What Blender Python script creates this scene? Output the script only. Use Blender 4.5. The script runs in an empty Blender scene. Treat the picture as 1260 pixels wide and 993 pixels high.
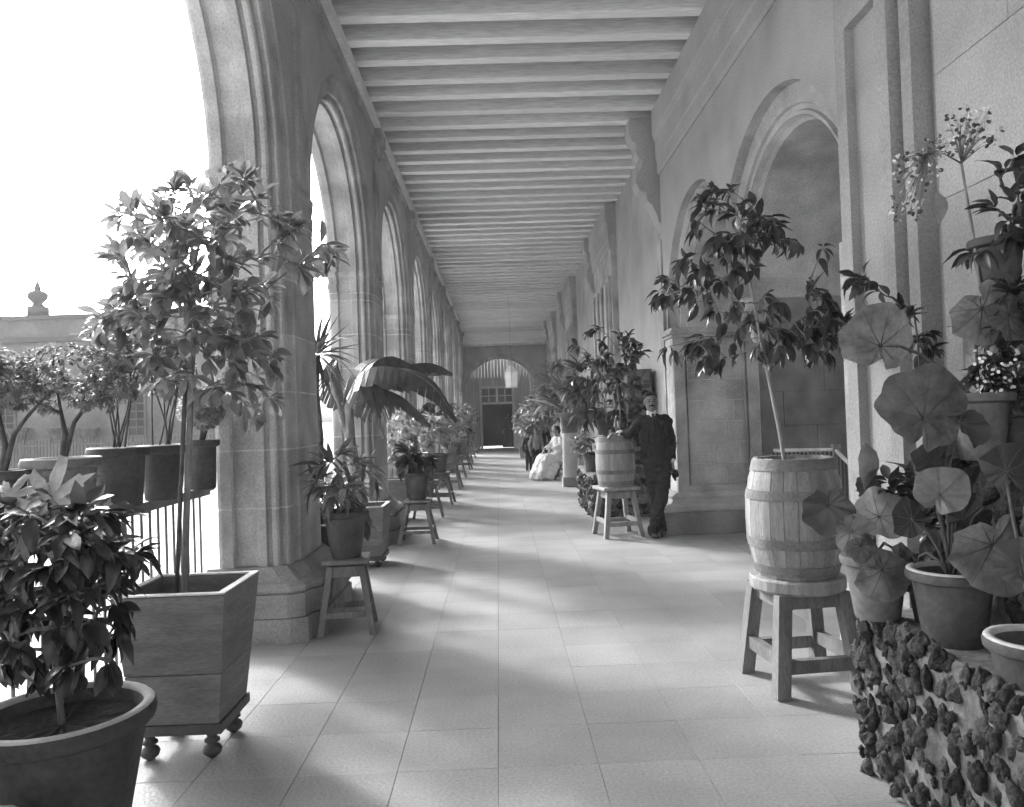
import bpy, bmesh, math, random
from mathutils import Vector, Matrix, Quaternion, noise as mnoise
S = bpy.context.scene
C = S.collection
R = math.radians
PI = math.pi

# ------------------------------------------------------------------ camera, sky, sun, exposure
FPX = 950.0; VPX = 613.0; VPY = 512.0; ROLL = R(1.95); CAMH = 1.5
cr, sr = math.cos(ROLL), math.sin(ROLL)
def offs(px, py):
    du, dv = px - VPX, py - VPY
    return cr*du - sr*dv, sr*du + cr*dv
def W(px, py, d):                       # point at depth d along the gallery
    a, b = offs(px, py)
    return Vector((a*d/FPX, d, CAMH - b*d/FPX))
def FL(px, py):                         # point on the floor
    a, b = offs(px, py)
    d = CAMH*FPX/b
    return Vector((a*d/FPX, d, 0))

cam = bpy.data.cameras.new('camera'); camo = bpy.data.objects.new('camera', cam); C.objects.link(camo)
cam.sensor_fit = 'HORIZONTAL'; cam.sensor_width = 36; cam.lens = 36*FPX/1260
cam.clip_start = .05; cam.clip_end = 3000
a0, b0 = offs(630, 496.5)
fw = Vector((a0/FPX, 1, -b0/FPX)).normalized()
rt = fw.cross(Vector((0, 0, 1))).normalized(); up = rt.cross(fw)
upc = up*cr + rt*sr; rtc = fw.cross(upc)
m = Matrix((rtc, upc, -fw)).transposed().to_4x4(); m.translation = (0, 0, CAMH)
camo.matrix_world = m
S.camera = camo

SUN_AZ = (-.66, .75); SUN_EL = R(31)
w = bpy.data.worlds.new('World'); S.world = w; w.use_nodes = True
nt = w.node_tree; nt.nodes.clear()
out = nt.nodes.new('ShaderNodeOutputWorld'); bg = nt.nodes.new('ShaderNodeBackground')
sky = nt.nodes.new('ShaderNodeTexSky'); sky.sky_type = 'NISHITA'; sky.sun_disc = False
sky.sun_elevation = SUN_EL; sky.sun_rotation = math.atan2(SUN_AZ[0], SUN_AZ[1]); sky.air_density = 1; sky.dust_density = 6
bw = nt.nodes.new('ShaderNodeRGBToBW')          # the photograph is monochrome
nt.links.new(sky.outputs[0], bw.inputs[0]); nt.links.new(bw.outputs[0], bg.inputs[0]); nt.links.new(bg.outputs[0], out.inputs[0])
bg.inputs[1].default_value = .15
sl = bpy.data.lights.new('sun', 'SUN'); sl.energy = .9; sl.angle = R(6); sl.color = (1, 1, 1)
so = bpy.data.objects.new('sun', sl); C.objects.link(so)
sd = Vector((SUN_AZ[0]*math.cos(SUN_EL), SUN_AZ[1]*math.cos(SUN_EL), math.sin(SUN_EL))).normalized()
so.rotation_euler = sd.to_track_quat('Z', 'Y').to_euler()
S.view_settings.view_transform = 'Standard'; S.view_settings.look = 'None'; S.view_settings.gamma = 1
S.view_settings.exposure = 2.4
S.cycles.max_bounces = 8; S.cycles.diffuse_bounces = 6

# ------------------------------------------------------------------ materials (all grey)
def mat(name, base, var=.25, scale=3.0, rough=.8, bump=.2, bscale=40., rand=0., spec=.3, fine=.12, fscale=60., metal=0., trans=0., stain=0., stretch=(1, 1, 1), bdist=.01):
    M = bpy.data.materials.new(name); M.use_nodes = True
    t = M.node_tree; n = t.nodes; L = t.links
    p = n['Principled BSDF']; p.inputs['Roughness'].default_value = rough; p.inputs['Specular IOR Level'].default_value = spec
    p.inputs['Metallic'].default_value = metal
    g = n.new('ShaderNodeNewGeometry')
    mp = n.new('ShaderNodeMapping'); mp.inputs['Scale'].default_value = stretch; L.new(g.outputs['Position'], mp.inputs[0])
    a = n.new('ShaderNodeTexNoise'); a.inputs['Scale'].default_value = scale; a.inputs['Detail'].default_value = 6; L.new(mp.outputs[0], a.inputs['Vector'])
    b = n.new('ShaderNodeTexNoise'); b.inputs['Scale'].default_value = fscale; b.inputs['Detail'].default_value = 4; L.new(mp.outputs[0], b.inputs['Vector'])
    def mth(op, x, y):
        q = n.new('ShaderNodeMath'); q.operation = op
        for i, v in enumerate((x, y)):
            if isinstance(v, (int, float)): q.inputs[i].default_value = v
            else: L.new(v, q.inputs[i])
        return q.outputs[0]
    def spread(o, amp):
        q = n.new('ShaderNodeMapRange'); L.new(o, q.inputs[0])
        q.inputs[1].default_value = .3; q.inputs[2].default_value = .7; q.inputs[3].default_value = 1 - amp; q.inputs[4].default_value = 1 + amp
        return q.outputs[0]
    v = spread(a.outputs[0], var); f = spread(b.outputs[0], fine)
    k = mth('MULTIPLY', mth('MULTIPLY', v, f), base)
    if rand:
        oi = n.new('ShaderNodeObjectInfo')
        r_ = mth('MULTIPLY_ADD', oi.outputs['Random'], 2*rand); r_.node.inputs[2].default_value = 1 - rand
        k = mth('MULTIPLY', k, r_)
    if stain:
        c2 = n.new('ShaderNodeTexNoise'); c2.inputs['Scale'].default_value = .9; c2.inputs['Detail'].default_value = 8; c2.inputs['Distortion'].default_value = .6
        L.new(g.outputs['Position'], c2.inputs['Vector'])
        rp = n.new('ShaderNodeMapRange'); rp.inputs[1].default_value = .42; rp.inputs[2].default_value = .68; rp.inputs[3].default_value = 1; rp.inputs[4].default_value = 1 - stain
        L.new(c2.outputs[0], rp.inputs[0]); k = mth('MULTIPLY', k, rp.outputs[0])
    cb = n.new('ShaderNodeCombineColor')
    for i in range(3): L.new(k, cb.inputs[i])
    L.new(cb.outputs[0], p.inputs['Base Color'])
    if bump:
        bn = n.new('ShaderNodeTexNoise'); bn.inputs['Scale'].default_value = bscale; bn.inputs['Detail'].default_value = 5; L.new(mp.outputs[0], bn.inputs['Vector'])
        bp = n.new('ShaderNodeBump'); bp.inputs['Strength'].default_value = bump; bp.inputs['Distance'].default_value = bdist
        L.new(bn.outputs[0], bp.inputs['Height']); L.new(bp.outputs[0], p.inputs['Normal'])
    if trans:
        tr = n.new('ShaderNodeBsdfTranslucent'); tm = mth('MULTIPLY', k, 1.6)
        c3 = n.new('ShaderNodeCombineColor')
        for i in range(3): L.new(tm, c3.inputs[i])
        L.new(c3.outputs[0], tr.inputs[0])
        mx = n.new('ShaderNodeMixShader'); mx.inputs[0].default_value = trans
        L.new(p.outputs[0], mx.inputs[1]); L.new(tr.outputs[0], mx.inputs[2])
        L.new(mx.outputs[0], n['Material Output'].inputs[0])
    return M
STONE = mat('grey stone', .42, .26, 3.2, .9, .8, 45, .10, fine=.16, fscale=70, stain=.32)
STONE_D = mat('dark stone', .28, .28, 3, .9, .8, 45, .08, fine=.18, fscale=70, stain=.35)  # darker stone tone for bases and stair hall walls
PLASTER = mat('old plaster', .41, .13, 1.6, .9, .6, 50, 0, fine=.17, fscale=80, stain=.16)
ASHLAR = mat('pale ashlar', .34, .14, 2.2, .9, .6, 50, .05, fine=.18, fscale=80, stain=.18)
TILE = mat('cement floor tile', .315, .15, 1.3, .5, .3, 60, .075, fine=.15, fscale=70, stain=.18)
GROUT = mat('floor bed', .09, .2, 5)
BEAM = mat('pale painted beam', .7, .09, 1.5, .8, .5, 25, .10, fine=.16, fscale=22, stretch=(.25, 3, 3))
BOARD = mat('ceiling boarding', .2, .2, 3, .9, .2)
WOOD = mat('weathered wood', .16, .3, 3, .7, .4, 40, .15, fine=.25, fscale=45, stretch=(3, 3, .5))
WOODL = mat('pale worn wood', .27, .3, 3, .7, .5, 30, .12, fine=.22, fscale=40, stretch=(6, 6, .6))
HOOPW = mat('wooden hoop', .175, .3, 6, .7, .3, 40, .15, fine=.2)
BOXW = mat('painted box wood', .17, .25, 4, .6, .4, 30, .12, fine=.2, fscale=30, stain=.3, stretch=(1, 1, 5))
RIMW = mat('worn bare edge wood', .55, .2, 6, .7, .2)
IRON = mat('dark iron', .06, .3, 20, .55, .2, spec=.4)
RAILP = mat('painted rail', .2, .2, 8, .6, .2)
POT = mat('fired clay', .17, .35, 5, .75, .3, 60, .18, fine=.15, fscale=40, stain=.35)
POTD = mat('dark fired clay', .075, .35, 6, .7, .3, 60, .1, fine=.2, fscale=40, stain=.3)
POTRIM = mat('pale clay rim', .42, .25, 7, .7, .2)
SOIL = mat('soil', .035, .4, 40, .95, .8, 50)
ROCK = mat('dark lava rock', .05, .5, 9, .85, 1.0, 28, .5, fine=.35, fscale=45, bdist=.05)
ROCKL = mat('pale lava rock', .17, .5, 9, .85, 1.0, 28, .6, fine=.3, fscale=45, bdist=.05)
JOINT = mat('pale joint mortar', .55, .25, 6, .95, .5, 30, 0, fine=.2, fscale=60)
MORTARD = mat('dirty mortar', .2, .45, 7, .95, .9, 25, 0, fine=.3, fscale=50, stain=.5)
MORTAR = mat('lime mortar', .36, .3, 5, .9, .6, 30, 0, fine=.2, fscale=60, stain=.4)
LEAF = mat('green leaf', .14, .35, 12, .4, .2, 50, .5, spec=.5, trans=.4)
LEAFD = mat('dark glossy leaf', .05, .3, 12, .33, .15, 50, .45, spec=.6, trans=.22)
LEAFP = mat('pale and sunlit leaf', .23, .3, 12, .42, .2, 50, .35, spec=.5, trans=.35)  # pale leaf tone; sunlight on some of the foliage is put into it
LEAFB = mat('broad veined leaf', .11, .45, 13, .42, .9, 38, .5, spec=.4, trans=.28)
BANANA = mat('banana leaf', .06, .4, 9, .45, .3, 30, .4, spec=.4, trans=.25, stretch=(1, 1, 1))
BARK = mat('grey bark', .20, .35, 14, .85, .5, 50, .1, stretch=(2, 2, .5))
BARKD = mat('dark bark', .08, .35, 14, .85, .5, 50)
FLOWER = mat('pale flower', .6, .2, 20, .7, 0)
SUIT = mat('dark suit cloth', .03, .35, 20, .85, .3, 90)
VEST = mat('dark waistcoat cloth', .03, .3, 20, .85, .2)
TROUS = mat('dark trouser cloth', .035, .35, 18, .85, .3, 60)
WHITEC = mat('white cloth', .72, .12, 10, .85, .3, 30)
GREYC = mat('grey cloth', .24, .25, 12, .85, .3)
SKIN = mat('skin', .2, .12, 18, .55, .1)
HAIR = mat('black hair', .018, .3, 60, .6, .4, 120)
SHOE = mat('dark shoe leather', .03, .2, 20, .4, .1)
GLASS_D = mat('dark window glass', .03, .2, 3, .1, 0, spec=.5)
FROST = mat('lantern glass', .75, .08, 6, .25, 0, spec=.5, trans=.4)
GRAVEL = mat('pale gravel', .5, .2, 2, .95, .5, 40, 0, fine=.2)
FARWALL = mat('grey far wall', .2, .12, .8, .9, .2, 10, 0, fine=.1, fscale=8, stain=.25)  # even grey of the far building
FARTRIM = mat('far wall trim', .13, .15, 1, .9, .2)
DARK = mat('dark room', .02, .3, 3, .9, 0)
BOARDW = mat('pale painted boards', .42, .2, 3, .7, .2, 40, .12, stretch=(4, 4, .5))
FIGURE = mat('black dress', .03, .3, 10, .9, .1)

# ------------------------------------------------------------------ mesh helpers
class MB:
    def __init__(s): s.v = []; s.f = []
    def add(s, vs, fs):
        o = len(s.v); s.v += [tuple(x) for x in vs]; s.f += [tuple(i + o for i in f) for f in fs]; return s
    def box(s, x0, x1, y0, y1, z0, z1, bev=0):
        if bev:
            bm = bmesh.new(); bmesh.ops.create_cube(bm, size=1)
            for v in bm.verts: v.co = Vector(((x0+x1)/2 + v.co.x*(x1-x0), (y0+y1)/2 + v.co.y*(y1-y0), (z0+z1)/2 + v.co.z*(z1-z0)))
            bmesh.ops.bevel(bm, geom=bm.edges[:], offset=bev, segments=1, affect='EDGES')
            bm.verts.index_update()
            s.add([v.co.copy() for v in bm.verts], [[v.index for v in f.verts] for f in bm.faces]); bm.free(); return s
        return s.add([(x0,y0,z0),(x1,y0,z0),(x1,y1,z0),(x0,y1,z0),(x0,y0,z1),(x1,y0,z1),(x1,y1,z1),(x0,y1,z1)],
                     [(0,3,2,1),(4,5,6,7),(0,1,5,4),(1,2,6,5),(2,3,7,6),(3,0,4,7)])
    def prism(s, poly, z0, z1, sc=1.0, sc1=None):      # plan polygon (x, y)
        cx = sum(p[0] for p in poly)/len(poly); cy = sum(p[1] for p in poly)/len(poly); n = len(poly)
        if sc1 is None: sc1 = sc
        vs = [(cx+(x-cx)*sc, cy+(y-cy)*sc, z0) for x, y in poly] + [(cx+(x-cx)*sc1, cy+(y-cy)*sc1, z1) for x, y in poly]
        return s.add(vs, [tuple(range(n))[::-1], tuple(range(n, 2*n))] + [(i, (i+1) % n, n+(i+1) % n, n+i) for i in range(n)])
    def frustum(s, b, t):                               # two loops of points
        n = len(b)
        return s.add(list(b)+list(t), [tuple(range(n))[::-1], tuple(range(n, 2*n))] + [(i, (i+1) % n, n+(i+1) % n, n+i) for i in range(n)])
    def tube(s, pts, rads, n=6, cap=True):
        pts = [Vector(p) for p in pts]
        if isinstance(rads, (int, float)): rads = [rads]*len(pts)
        rows = []; ref = None
        for i, p in enumerate(pts):
            t = (pts[min(i+1, len(pts)-1)] - pts[max(i-1, 0)])
            t = t.normalized() if t.length > 1e-9 else Vector((0, 0, 1))
            if ref is None: ref = t.orthogonal().normalized()
            ref = (ref - t*ref.dot(t)); ref = ref.normalized() if ref.length > 1e-6 else t.orthogonal().normalized()
            q = t.cross(ref)
            rows.append([p + (ref*math.cos(2*PI*k/n) + q*math.sin(2*PI*k/n))*rads[i] for k in range(n)])
        vs = [v for r in rows for v in r]; fs = []
        for i in range(len(rows)-1):
            for k in range(n): fs.append((i*n+k, i*n+(k+1) % n, (i+1)*n+(k+1) % n, (i+1)*n+k))
        if cap: fs += [tuple(range(n))[::-1], tuple(range((len(rows)-1)*n, len(rows)*n))]
        return s.add(vs, fs)
    def bar(s, p, q, a, b=None, up=(0, 0, 1)):          # square bar
        p = Vector(p); q = Vector(q); b = b or a; t = (q-p).normalized()
        u = Vector(up); u = u - t*u.dot(t)
        u = u.normalized() if u.length > 1e-4 else t.orthogonal().normalized()
        w_ = t.cross(u); L = []
        for o in (p, q): L.append([o + w_*a/2 + u*b/2, o - w_*a/2 + u*b/2, o - w_*a/2 - u*b/2, o + w_*a/2 - u*b/2])
        return s.frustum(L[0], L[1])
    def lathe(s, prof, n=20, c=(0, 0, 0), wob=0, rng=None):
        vs = []; fs = []
        for r, z in prof:
            for k in range(n):
                a = 2*PI*k/n; q = r*(1 + (rng.uniform(-wob, wob) if wob else 0))
                vs.append((c[0]+q*math.cos(a), c[1]+q*math.sin(a), c[2]+z))
        for i in range(len(prof)-1):
            for k in range(n): fs.append((i*n+k, i*n+(k+1) % n, (i+1)*n+(k+1) % n, (i+1)*n+k))
        return s.add(vs, fs)
    def mesh(s, name, M, smooth=False):
        me = bpy.data.meshes.new(name); me.from_pydata(s.v, [], s.f); me.validate(); me.update()
        bm = bmesh.new(); bm.from_mesh(me); bmesh.ops.recalc_face_normals(bm, faces=bm.faces[:]); bm.to_mesh(me); bm.free()
        if M: me.materials.append(M)
        if smooth:
            for p in me.polygons: p.use_smooth = True
        return me
    def build(s, name, M, parent=None, smooth=False):
        me = s.mesh(name, M, smooth)
        if smooth == 'auto': me.set_sharp_from_angle(angle=R(38))
        return link(bpy.data.objects.new(name, me), parent)
def link(o, parent=None):
    C.objects.link(o)
    if parent:
        o.parent = parent; o.matrix_parent_inverse = parent_world(parent).inverted()
    return o
WORLD = {}
def parent_world(p):
    m_ = Matrix.LocRotScale(p.location, p.rotation_euler if p.rotation_mode != 'QUATERNION' else p.rotation_quaternion, p.scale)
    return m_ if not p.parent else parent_world(p.parent) @ p.matrix_parent_inverse @ m_
def inst(me, name, M4, parent):
    o = bpy.data.objects.new(name, me); link(o, parent); o.matrix_basis = M4; return o
def thing(name, label, cat, loc=(0, 0, 0), group=None):
    o = bpy.data.objects.new(name, None); C.objects.link(o); o.location = loc; o.empty_display_size = .1
    o['label'] = label; o['category'] = cat
    if group: o['group'] = group
    return o
def tag(o, label, cat, group=None):
    o['label'] = label; o['category'] = cat
    if group: o['group'] = group
    return o
def struct(o): o['kind'] = 'structure'; return o
def stuff(o): o['kind'] = 'stuff'; return o
def copy_tree(o, dl, label=None, parent=None, rz=0):
    c = o.copy(); C.objects.link(c)
    if parent: c.parent = parent
    else:
        c.location = dl; c.rotation_euler = (0, 0, rz)
        if label: c['label'] = label
    for ch in list(o.children): copy_tree(ch, None, None, c)
    return c
def recenter(root):                                     # world-built children follow their root when copied
    return root
def basis(pos, axis, nrm, s):                           # y along the axis, z near the normal
    y = Vector(axis).normalized(); z = Vector(nrm); z = z - y*z.dot(y)
    z = z.normalized() if z.length > 1e-4 else y.orthogonal().normalized()
    x = y.cross(z)
    if isinstance(s, (int, float)): s = (s, s, s)
    M4 = Matrix(((x.x*s[0], y.x*s[1], z.x*s[2], pos[0]), (x.y*s[0], y.y*s[1], z.y*s[2], pos[1]), (x.z*s[0], y.z*s[1], z.z*s[2], pos[2]), (0, 0, 0, 1)))
    return M4

# ------------------------------------------------------------------ leaves (unit length along +y)
def blade(width, M, name, rows=6, fold=.25, curl=.25, peak=.55, tip=1.0, wave=0., seed=0):
    r = random.Random(seed); b = MB(); vs = []
    for i in range(rows+1):
        t = i/rows
        wd = width*.5*(math.sin(PI*t**(math.log(.5)/math.log(peak)))**.8 if 0 < t < 1 else 0.02)
        z = -curl*t*t + .06*t
        for sx in (-1, 0, 1):
            vs.append((sx*wd*(1+.1*r.uniform(-1, 1)), t, z + (fold*wd if sx else 0) + (r.uniform(-wave, wave) if sx else 0)))
    fs = []
    for i in range(rows):
        for k in range(2): fs.append((i*3+k, i*3+k+1, i*3+k+4, i*3+k+3))
    b.add(vs, fs); return b.mesh(name, M, True)
VEINS = {}
def round_leaf(M, name, lobes=9, seed=0, deep=.055, cup=.15, skew=0.25, veinM=None):
    r = random.Random(seed); n = lobes*6; vs = [(0, 0, 0)]; fs = []
    jit = [r.uniform(-.09, .07) for _ in range(lobes)]; tilt = r.uniform(-.1, .1)
    def rad_at(k, q):
        a = -PI/2 + 2*PI*(k+.5)/n; ph = (k % 6)/6
        rad = q*(1 - deep*q*(1+math.cos(2*PI*ph))/2 + jit[int(k/6) % lobes]*math.sin(PI*ph)*q)*(1 + skew*math.sin(a) + tilt*math.cos(a))
        gap = abs(((a + PI/2 + PI) % (2*PI)) - PI)/PI
        return a, rad*(1 - .5*max(0, 1 - gap*8)*q)
    def zz(k, q): return (-.05 if k % 6 == 3 else .012 if k % 6 in (2, 4) else .035)*q + cup*q*q*(.9+.25*math.sin(k*.7+seed)) - .18*q**3 + .03*math.sin(k*1.9+seed)*q*q + .26*q*q*math.sin(2*PI*(k+.5)/n*2+seed*1.3) + .1*q*q*math.sin(2*PI*(k+.5)/n*3+seed*2.1)
    for q in (.3, .65, 1.0):
        for k in range(n):
            a, rad = rad_at(k, q); vs.append((rad*math.cos(a), rad*math.sin(a), zz(k, q)))
    for k in range(n): fs.append((0, 1+k, 1+(k+1) % n))
    for ri in range(2):
        o = 1+ri*n
        for k in range(n): fs.append((o+k, o+(k+1) % n, o+n+(k+1) % n, o+n+k))
    b = MB(); b.add(vs, fs); me = b.mesh(name, M, True)
    if veinM:
        vb = MB()
        for k in range(3, n, 6):
            pts = [(0, 0, .008)]
            for q in (.3, .65, .96):
                a, rad = rad_at(k, q); pts.append((rad*math.cos(a), rad*math.sin(a), zz(k, q)+.004))
            vb.tube(pts, [.019, .013, .008, .004], 4)
            a, rad = rad_at(k, .5)
            for sgn in (-2, 2):
                a2, rad2 = rad_at(k+sgn, .92); vb.tube([(rad*math.cos(a), rad*math.sin(a), zz(k, .5)+.004), (rad2*math.cos(a2), rad2*math.sin(a2), zz(k+sgn, .92)+.006)], [.006, .003], 4)
        VEINS[me.name] = vb.mesh('veins', veinM, True)
    return me
def lobed_leaf(M, name, seed=0):                        # papaya-like hand of lobes
    r = random.Random(seed); n = 56; vs = [(0, 0, 0)]; fs = []
    for k in range(n):
        a = -PI/2 + 2*PI*k/n; ph = (k % 8)/8
        lob = abs(math.sin(PI*ph))
        rad = (.32 + .72*lob**1.5)*(1+.25*math.sin(a))*(1 + .12*math.sin(k*2.9))
        vs.append((rad*.45*math.cos(a), rad*.45*math.sin(a), .03)); vs.append((rad*math.cos(a), rad*math.sin(a), -.12*rad*rad + r.uniform(-.02, .02)))
    for k in range(n):
        k2 = (k+1) % n
        fs.append((0, 1+2*k, 1+2*k2)); fs.append((1+2*k, 2+2*k, 2+2*k2, 1+2*k2))
    b = MB(); b.add(vs, fs); return b.mesh(name, M, True)
OBO = [blade(.42, LEAF, 'leaf', 6, .25, c, .62, seed=i, wave=.015) for i, c in enumerate((.15, .3, .5, .05))]
OBOP = [blade(.42, LEAFP, 'leaf', 6, .25, c, .62, seed=i, wave=.015) for i, c in enumerate((.15, .3, .5))]
DRO = [blade(.45, LEAFD, 'leaf', 5, .45, c, .45, seed=i+9, wave=.03) for i, c in enumerate((.2, .45, .7, .1))]
DROP = [blade(.4, LEAFP, 'leaf', 5, .5, c, .45, seed=i+9, wave=.03) for i, c in enumerate((.3, .6))]  # paler leaves stand for bright glints among the dark drooping ones
LAN = [blade(.2, LEAF, 'leaf', 6, .4, c, .45, seed=i+20) for i, c in enumerate((.2, .5, .8))]
SPIK = [blade(.085, LEAFD, 'leaf', 6, .6, c, .35, seed=i+30) for i, c in enumerate((.05, .25, .6))]
BEG = [round_leaf(LEAFB, 'leaf', 9, i, veinM=LEAFD) for i in range(3)]
BEGD = [round_leaf(LEAFD, 'leaf', 8, i+5, cup=.3, veinM=LEAF) for i in range(2)]
BEGP = [round_leaf(LEAFP, 'leaf', 8, i+8, cup=.25, veinM=LEAFB) for i in range(2)]  # light on the brighter begonia leaves is put into the pale tone
FINE = [blade(.38, LEAFP, 'leaf', 2, .3, c, .5, seed=i+60) for i, c in enumerate((.2, .5))]  # pale tone stands in for sunlight on the backlit shelf bushes
PAP = [lobed_leaf(LEAF, 'leaf', i) for i in range(2)]

def rnd_unit(r):
    while True:
        v = Vector((r.uniform(-1, 1), r.uniform(-1, 1), r.uniform(-1, 1)))
        if .05 < v.length < 1: return v
def crown(root, r, trunk_pts, tips, meshes, size, per=6, droop=0., twig=.004, twigM=BARK, joined=False, spread=.6, limit=300, base_r=.008, along=2):
    """twigs from the stem to each tip, a tuft of leaves at each tip and a few leaves along the twig"""
    tw = MB(); cnt = 0; J = MB()
    nodes = [Vector(p) for p in trunk_pts]
    cen = sum((Vector(t) for t in tips), Vector())/len(tips)
    tips = sorted((Vector(t) for t in tips), key=lambda t: min((t-n_).length for n_ in nodes))
    def leaf(pos, ax, nr, s):
        nonlocal cnt
        if joined or cnt >= limit:
            me = r.choice(meshes); M4 = basis(pos, ax, nr, s)
            J.add([M4 @ v.co for v in me.vertices], [tuple(p.vertices) for p in me.polygons])
        else: inst(r.choice(meshes), 'leaf', M4=basis(pos, ax, nr, s), parent=root)
        cnt += 1
    for t in tips:
        nb = min(nodes, key=lambda n_: (t-n_).length + .6*max(0, n_.z - t.z))
        mid = (nb+t)/2 + Vector((0, 0, .12*(t-nb).length*(1-droop*1.2))) + rnd_unit(r)*.06*(t-nb).length
        pts = [nb, nb.lerp(mid, .5) + rnd_unit(r)*.01, mid, mid.lerp(t, .5) + rnd_unit(r)*.01, t]
        tw.tube(pts, [base_r, base_r*.85, base_r*.7, twig*1.1, twig], 5)
        nodes += [mid, t]
        outv = ((t-mid).normalized() + (t-cen).normalized()*.4).normalized()
        for k in range(per + r.randint(-1, 1)):
            v = (outv + rnd_unit(r)*spread*1.5)
            v.z -= droop*r.uniform(.6, 1.6)
            v.normalize()
            nr = Vector((0, 0, 1)) + rnd_unit(r)*.7 + outv*.3
            leaf(t + v*.01, v, nr, r.uniform(*size))
        for k in range(along):
            q = pts[2].lerp(t, r.random()); v = rnd_unit(r) + outv*.4; v.z -= droop; v.normalize()
            leaf(q, v, Vector((0, 0, 1)) + rnd_unit(r)*.6, r.uniform(*size)*.9)
    stuff(tw.build('branches', twigM, root, True))
    if J.v: stuff(J.build('foliage', meshes[0].materials[0], root, True))
def lobes(r, L, d, dj, n):
    tot = sum(a[2]*a[3] for a in L); pts = []
    for (x, y, rx, ry) in L:
        for k in range(max(1, round(n*rx*ry/tot))):
            v = rnd_unit(r); v = v.normalized()*(v.length**.45)
            pts.append(W(x + v.x*rx, y + v.z*ry, d + v.y*dj))
    return pts

# ------------------------------------------------------------------ courtyard ground, far building
gb = MB(); gb.add([(-1500, -1500, -.12), (-2.3, -1500, -.12), (-2.3, 1500, -.12), (-1500, 1500, -.12)], [(0, 1, 2, 3)])
gb.add([(-2.3, -1500, -.12), (1500, -1500, -.12), (1500, 1500, -.12), (-2.3, 1500, -.12)], [(0, 1, 2, 3)])
struct(gb.build('ground', GRAVEL))

D_FAR = 27.
far = thing('courtyard_building', 'low building with plain parapet across the courtyard', 'building', (-16, D_FAR, -.12))
zt = W(60, 390, D_FAR).z
b = MB(); b.box(-40, -9.0, D_FAR, D_FAR+6, -.12, zt); b.build('wall', FARWALL, far)
b = MB(); b.box(-40, -8.95, D_FAR-.18, D_FAR, zt-.9, zt-.75); b.box(-40, -8.95, D_FAR-.1, D_FAR, zt-.12, zt+.02); b.build('cornice', FARTRIM, far)
for k, px in enumerate((15, 172)):
    x = W(px, 500, D_FAR).x; f_ = MB()
    z0, z1 = W(172, 535, D_FAR).z, W(172, 487, D_FAR).z
    f_.box(x-.34, x+.34, D_FAR-.06, D_FAR+.05, z0-.1, z0); f_.box(x-.34, x+.34, D_FAR-.06, D_FAR+.05, z1, z1+.1)
    f_.box(x-.34, x-.26, D_FAR-.06, D_FAR+.05, z0, z1); f_.box(x+.26, x+.34, D_FAR-.06, D_FAR+.05, z0, z1)
    for q in range(1, 5): f_.box(x-.26, x+.26, D_FAR-.045, D_FAR-.03, z0+(z1-z0)*q/5-.02, z0+(z1-z0)*q/5+.02)
    f_.box(x-.02, x+.02, D_FAR-.05, D_FAR-.028, z0, z1)
    wf = f_.build('window', FARTRIM, far)
    p_ = MB(); p_.box(x-.26, x+.26, D_FAR-.025, D_FAR-.004, z0, z1); p_.build('pane', GLASS_D, wf)
for px, pl_ in ((29, 'left'), (78, 'middle'), (115, 'right')):
    q = W(px, 545, D_FAR-.3); s_ = tag(MB().lathe([(.0, 0), (.2, 0), (.3, .42), (.33, .45), (.33, .52), (.27, .52), (.25, .4), (0, .38)], 12).build('wall_pot', POT), 'small clay pot on the far courtyard wall, %s one of three' % pl_, 'pot', 'pots on the courtyard wall'); s_.location = q
u = MB(); q = W(52, 390, D_FAR+.3)
u.lathe([(0, 0), (.34, 0), (.34, .3), (.2, .34), (.15, .42), (.16, .46), (.3, .6), (.33, .74), (.25, .84), (.1, .9), (.12, .95), (.1, 1.0), (.03, 1.2), (0, 1.25)], 14, q)
tag(u.build('roof_urn', FARTRIM, None, True), 'stone urn finial standing on the far parapet', 'finial')
fr = thing('courtyard_fence', 'low pale picket rail in front of the far courtyard wall', 'fence', (-14, D_FAR-3, -.12))
pm = MB().box(-.02, .02, -.02, .02, 0, 1.35).mesh('picket', FARTRIM)
for k in range(100): inst(pm, 'picket', Matrix.Translation((-17.2+k*.1, D_FAR-3, -.12)), fr)
MB().box(-17.2, -7.2, D_FAR-3.03, D_FAR-2.97, 1.05, 1.1).build('rail', FARTRIM, fr)

# ------------------------------------------------------------------ floor with tiles
flo = struct(MB().box(-2.3, 6.5, -4, 36.5, -.3, -.006).build('floor', GROUT))
TS = .43; rt_ = random.Random(3); cnt = 0; far_t = MB(); shapes = {}
GAP = .0026
rows = []
y = 1.62
while y < 36.4:
    for k in range(-6, 15):
        x0 = -.05 + TS*k; x1 = x0 + TS
        if x1 < -2.29 or x0 > 6.4: continue
        rows.append((max(x0, -2.29), min(x1, 6.45), y, y+.425))
    y += .425
for (x0, x1, y0, y1) in rows:
    vis = abs((x0+x1)/2)/y0 < .8 and x0 < 2.2 and y0 > 2
    hz = rt_.uniform(-.0005, .0005); key = (round(x1-x0, 3))
    if vis and cnt < 300 and y0 < 17:
        if key not in shapes: shapes[key] = MB().box(GAP/2, x1-x0-GAP/2, GAP/2, .425-GAP/2, -.02, 0, .0006).mesh('floor_tile', TILE)
        inst(shapes[key], 'floor_tile', Matrix.Translation((x0, y0, hz)), flo); cnt += 1
    else: far_t.box(x0+GAP/2, x1-GAP/2, y0+GAP/2, y1-GAP/2, -.02, hz)
stuff(far_t.build('floor_tiles', TILE, flo))
struct(MB().box(-2.3, 6.5, -4, 1.62, -.006, -.001).build('pavement', TILE))

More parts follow.
